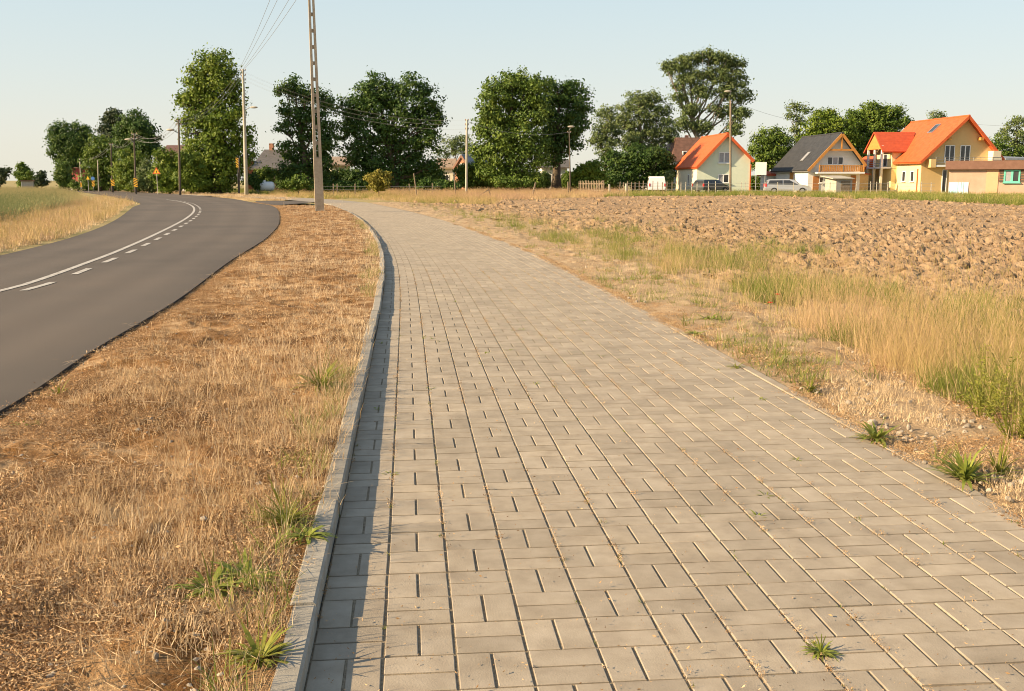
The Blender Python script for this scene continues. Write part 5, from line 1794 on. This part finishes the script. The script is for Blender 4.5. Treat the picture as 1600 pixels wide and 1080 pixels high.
def stake(label, pxb, pyb, pxt, pyt, r=.06, Y=None, m='greywood', name='fence_post'):
    if Y is None:
        X, Y = G(pxb, pyb, -.03)
    else:
        X = W(pxb, pyb, Y)[0]
    xt, zt = W(pxt, pyt, Y)
    root = MB()
    root.tube([(0, 0, -.2), ((xt - X) * .5, 0, zt * .5), (xt - X, 0, zt)], [r, r * .95, r * .85], 7)
    o = root.build(name, M[m])
    o.location = (X, Y, 0)
    tag(o, label, 'post')
    return o
stake('leaning grey stake in the dry grass right of the golden bush', 651.5, 301, 646.5, 271, .05, Y=80)
stake('thin leaning stake just left of the slim concrete pole', 712, 306, 709.5, 272, .045, Y=80)
stake('thick post leaning right at the corner of the ploughed field', 831, 309, 837, 285, .075)
stake('upright grey post in the ripe pasture grass beyond the field', 888, 306, 887.5, 284, .065)
stake('short white concrete post left of the garden fence', 952.5, 297, 952, 288, .10, Y=96, m='paleconc')
stake('stout concrete post at the start of the garden fence', 979, 297, 978.5, 287, .13, Y=97, m='paleconc')
root = thing('braced_post', 'broad grey corner post with a slanting brace at the end of the picket fence', 'post', (*G(942, 302, 0), 0))
b = MB()
b.bar((0, 0, -.2), (0, 0, 1.32), .24)
b.build('post', M['greywood'], root)
b = MB()
b.bar((-1.25, -.1, -.05), (-.05, -.15, 1.30), .12)
b.build('brace', M['greywood'], root)
root = thing('broken_fence_frame', 'broken wooden fence rail propped like a triangle in the rough grass', 'fence', (*G(757, 309, 0), 0))
k = scale_at(77)
b = MB()
b.bar((-12 * k, 0, .05), (7 * k, 0, .62), .08)
b.build('rail', M['greywood'], root)
b = MB()
b.bar((6 * k, .05, .70), (12 * k, .05, -.1), .09)
b.build('post', M['greywood'], root)

# ------------------------------------------------------------------ cars
def car(name, label, px, Y, rz, paintm, Ln=4.35, H=1.46, kind='estate', cat='car'):
    X = W(px, 297, Y)[0]
    root = thing(name, label, cat, (X, Y, -.02), rz)
    hl = Ln / 2
    if kind == 'estate':
        P = [(-hl, .35, .80), (-hl - .02, .62, .82), (-hl + .06, .92, .80), (-hl + .22, H * .93, .62), (-hl + .45, H, .58), (.1, H, .58), (.55, H * .95, .58), (1.05, .98, .74), (hl - .25, .82, .76), (hl, .62, .76), (hl + .02, .36, .74)]
        S = [[(-hl + .22, .95), (-hl + .38, H * .92), (-.55, H * .93), (-.55, .95)], [(-.48, .95), (-.48, H * .93), (.12, H * .93), (.88, .97), (.85, .95)]]
    else:
        P = [(-hl, .38, .86), (-hl, .9, .88), (-hl + .08, H * .9, .76), (-hl + .3, H, .72), (.9, H, .72), (1.3, 1.1, .80), (hl - .1, .92, .82), (hl, .6, .82), (hl, .38, .82)]
        S = [[(-.1, 1.1), (-.1, H * .9), (.85, H * .9), (1.15, 1.1)]]
    b = MB()
    n = len(P)
    for s in (-1, 1):
        b.poly([(x, s * w_, z) for x, z, w_ in P])
    for i in range(n):
        a, c = P[i], P[(i + 1) % n]
        b.poly([(a[0], -a[2], a[1]), (c[0], -c[2], c[1]), (c[0], c[2], c[1]), (a[0], a[2], a[1])])
    b.build('body', M[paintm], root)
    def wat(z):
        t = min(max((z - .93) / (H * .95 - .93), 0), 1)
        base = .79 if kind == 'estate' else .86
        topw = .60 if kind == 'estate' else .74
        return base + (topw - base) * t
    for s in (-1, 1):
        for q in S:
            w_ = MB()
            w_.prism([(x, s * (wat(z) + .012), z) for x, z in q], (0, -s * .03, 0))
            w_.build('side_window', M['glass'], root)
        for xx in (-hl * .62, hl * .62):
            t = MB()
            t.tube([(xx, s * .62, .33), (xx, s * .83, .33)], .32, 14)
            wo = t.build('wheel', M['black'], root)
            t = MB()
            t.tube([(xx, s * .832, .33), (xx, s * .845, .33)], .20, 12)
            t.build('rim', M['steel'], wo)
        t = MB()
        t.box(-hl - .04, -hl + .10, s * .78 - .06, s * .78 + .06, .72, 1.02)
        t.build('tail_lamp', M['redlight'], root)
        t = MB()
        t.box(hl - .20, hl + .03, s * .6 - .15, s * .6 + .15, .60, .74)
        t.build('headlight', M['clearlight'], root)
    t = MB()
    t.prism([(-hl + .06, -.62, .98), (-hl + .06, .62, .98), (-hl + .19, .54, H * .90), (-hl + .19, -.54, H * .90)], (-.02, 0, .005))
    t.build('rear_window', M['glass'], root)
    f0, f1 = (P[6], P[7]) if kind == 'estate' else (P[4], P[5])
    t = MB()
    t.prism([(f0[0] + .06, -f0[2] * .9, f0[1] - .04), (f0[0] + .06, f0[2] * .9, f0[1] - .04), (f1[0] + .02, f1[2] * .9, f1[1] + .04), (f1[0] + .02, -f1[2] * .9, f1[1] + .04)], (.02, 0, .02))
    t.build('windscreen', M['glass'], root)
    t = MB()
    t.box(-hl - .06, -hl + .05, -.78, .78, .36, .56)
    t.build('bumper', M[paintm], root)
    return root
car('parked_car', 'silver estate car parked behind the wire fence by the white billboard', 1230, 101, math.radians(-8), 'carsilver')
car('parked_car', 'dark hatchback parked in front of the mint house', 1111, 104, math.radians(35), 'cardark', 3.8, 1.42)
car('parked_van', 'white van seen from behind, parked in the shade behind the garden fence', 1024.5, 108.5, math.radians(86), 'carwhite', 4.3, 1.75, 'van', 'van')

# ------------------------------------------------------------------ weeds and small things near the camera
def weed(name, label, px, py, z, n, l0, l1, w, m='weed', up=.5, stalks=0, group=None, sh=None):
    """rosette of separate bent leaves"""
    X, Y = G(px, py, z)
    b = MB()
    for i in range(n):
        a = random.uniform(0, 6.283)
        ln = random.uniform(l0, l1)
        el = random.uniform(.15, 1.0) * up * 1.5
        pts = []
        r = random.uniform(0, .012)
        p = Vector((r * math.cos(a), r * math.sin(a), 0))
        e_ = el
        ww = w * random.uniform(.6, 1.2)
        wid = (.35, 1, .8, .06)
        side = Vector((-math.sin(a), math.cos(a), 0))
        prev = None
        for k_ in range(4):
            cur = (p - side * ww * wid[k_] / 2, p + side * ww * wid[k_] / 2)
            if prev:
                b.poly([prev[0], prev[1], cur[1], cur[0]])
            prev = cur
            p = p + Vector((math.cos(a) * math.cos(e_), math.sin(a) * math.cos(e_), math.sin(e_))) * ln / 3
            e_ -= random.uniform(.1, .5)
    for i in range(stalks):
        a = random.uniform(0, 6.283)
        h_ = random.uniform(.7, 1.2) * l1
        b.tube([(0, 0, 0), (.15 * h_ * math.cos(a), .15 * h_ * math.sin(a), h_ * .6), (.3 * h_ * math.cos(a), .3 * h_ * math.sin(a), h_)], [.002, .0018, .001], 4, cap=False)
    o = b.build(name, M[m], None, fix=False)
    o.location = (X, Y, z)
    return tag(o, label, 'weed', group)
weed('weed_plant', 'star shaped green weed growing alone on the paving at the bottom of the picture', 1282, 1020, .0, 90, .02, .062, .007, 'weed', .42, 4)
weed('weed_plant', 'flat green weed spreading over the dry verge near the bottom left', 330, 925, .05, 120, .03, .15, .015, 'weed', .5, 2)
weed('weed_plant', 'small green leaves beside the flat spreading weed, closer to the kerb', 385, 905, .06, 50, .06, .15, .018, 'weed', .5, 1)
weed('weed_plant', 'tall grassy green clump leaning over the kerb', 448, 825, .05, 150, .05, .19, .008, 'weed_y', .8, 8)
weed('weed_plant', 'low leafy weed against the kerb below the tall grassy clump', 480, 838, .07, 34, .05, .12, .016, 'weed', .4, 0)
weed('weed_plant', 'yellow green leafy weed on the verge at the very bottom beside the kerb', 405, 1032, .05, 100, .04, .13, .014, 'weed_y', .6, 2)
weed('weed_plant', 'yellow green weed on the verge beside the kerb, farther up than the other verge weeds', 500, 608, .06, 110, .08, .27, .013, 'weed_y', .7, 3)
weed('weed_plant', 'small fresh weed on the verge close to the asphalt edge', 92, 622, .06, 22, .05, .14, .012, 'weed_y', .9, 2)
weed('weed_plant', 'low green weed on the verge at the left edge, just below the road edge', 40, 668, .06, 26, .05, .12, .014, 'weed', .5, 0)
weed('weed_plant', 'reddish weed rooted at the kerb foot in the narrow shadow, far up the path', 594, 434, .0, 30, .06, .16, .03, 'weed_y', .9, 0)
weed('weed_plant', 'dark green dock plant on the sandy edge, middle of the right side', 1370, 688, .0, 60, .06, .17, .02, 'weed', .7, 1)
weed('weed_plant', 'upright bright green dock plant near the right edge of the picture', 1508, 752, .0, 80, .08, .22, .018, 'weed', 1.0, 1)
weed('weed_plant', 'low green weed on the sandy edge beyond the tall straw tufts', 1110, 502, .0, 40, .10, .20, .03, 'weed', .5, 0)
weed('weed_plant', 'small green weed touching the paving edge below the low green weed', 1088, 524, .0, 30, .08, .17, .02, 'weed', .4, 0)
weed('weed_plant', 'yellowish weed with stalks on the sandy edge left of the dock plants', 1265, 612, .0, 40, .06, .16, .014, 'weed_y', .6, 3)
weed('weed_plant', 'grassy green tuft hugging the right edge of the paving', 1150, 574, .0, 26, .05, .10, .01, 'weed_y', .5, 1)
weed('weed_plant', 'green clump with yellow stalks at the right edge below the tall bush', 1560, 745, .0, 46, .07, .18, .012, 'weed_y', .9, 6)
# big yellow-green bushy weed at the right edge
for (px, py, lab, n) in ((1585, 690, 'large bushy yellow green weed cut by the right edge of the picture', 160), (1535, 655, 'bushy yellow green weed half hidden in the tall grass near the right edge', 90)):
    X, Y = G(px, py, 0)
    root = thing('bushy_weed', lab, 'weed', (X, Y, 0))
    st, lf = MB(), MB()
    for i in range(n // 6):
        a = random.uniform(0, 6.283)
        hh = random.uniform(.16, .46)
        sp_ = random.uniform(.06, .30)
        pts = [Vector((.03 * math.cos(a), .03 * math.sin(a), 0)), Vector((sp_ * .5 * math.cos(a), sp_ * .5 * math.sin(a), hh * .55)), Vector((sp_ * math.cos(a), sp_ * math.sin(a), hh))]
        st.tube(pts, [.003, .0025, .001], 4, cap=False)
        for j in range(34):
            t = random.uniform(.15, 1)
            p = pts[0].lerp(pts[1], t * 2) if t < .5 else pts[1].lerp(pts[2], t * 2 - 1)
            d_ = Vector((random.gauss(0, 1), random.gauss(0, 1), random.gauss(.5, .6))).normalized()
            s_ = d_.orthogonal().normalized() * .0035
            ln = random.uniform(.015, .035)
            lf.poly([p, p + d_ * ln * .5 + s_, p + d_ * ln, p + d_ * ln * .5 - s_])
    st.build('stems', M['weed_y'], root, fix=False)
    f_ = lf.build('leaves', M['weed_y'], root, fix=False)
    f_['kind'] = 'stuff'
for (px, py) in ((712, 472), (667, 526), (675, 530), (815, 516), (760, 553), (940, 557), (913, 502), (795, 548), (690, 535), (610, 742), (672, 608), (1198, 776), (1185, 808), (1245, 720), (1190, 625), (835, 600), (600, 482), (595, 537), (590, 640), (870, 530)):
    weed('joint_weed', 'tiny green weed sprouting from a joint between the grey pavers', px, py, -.004, 12, .02, .055, .008, 'weed', .45, 0, 'tiny weeds in the paving joints')
for (px, py, lab) in ((1203, 474, 'red poppy flower in the tall grass, upper one of the pair'), (1215, 461, 'red poppy flower in the tall grass, lower one of the pair')):
    X, Y = G(px, py + 30, 0)
    root = thing('poppy', lab, 'flower', (X, Y, 0))
    zz = W(px, py, Y)[1]
    xx = W(px, py, Y)[0] - X
    b = MB()
    b.tube([(0, 0, -.02), (xx * .5, 0, zz * .6), (xx, 0, zz)], .003, 5)
    b.build('stem', M['weed'], root)
    for i in range(4):
        a = i * 1.571
        b = MB()
        c_ = Vector((xx, 0, zz))
        d_ = Vector((math.cos(a), math.sin(a), .5)) * .026
        s_ = Vector((-math.sin(a), math.cos(a), 0)) * .022
        b.poly([c_, c_ + d_ * .6 + s_, c_ + d_ * 1.1, c_ + d_ * .6 - s_])
        b.build('petal', M['poppy'], root, fix=False)
for (px, py, z_, lab) in ((1445, 724, .02, 'white angular stone among gravel at the right edge of the paving'), (405, 757, .07, 'white pebble on the verge near the tall grassy clump'), (318, 812, .07, 'pale stone on the mossy part of the verge')):
    X, Y = G(px, py, z_)
    b = MB()
    b.ellipsoid((0, 0, .004), (.015, .011, .009), 8, 6)
    b.v = [tuple(Vector(p) * random.uniform(.85, 1.15)) for p in b.v]
    o = b.build('stone', M['stone'])
    o.location = (X, Y, z_)
    tag(o, lab, 'stone')
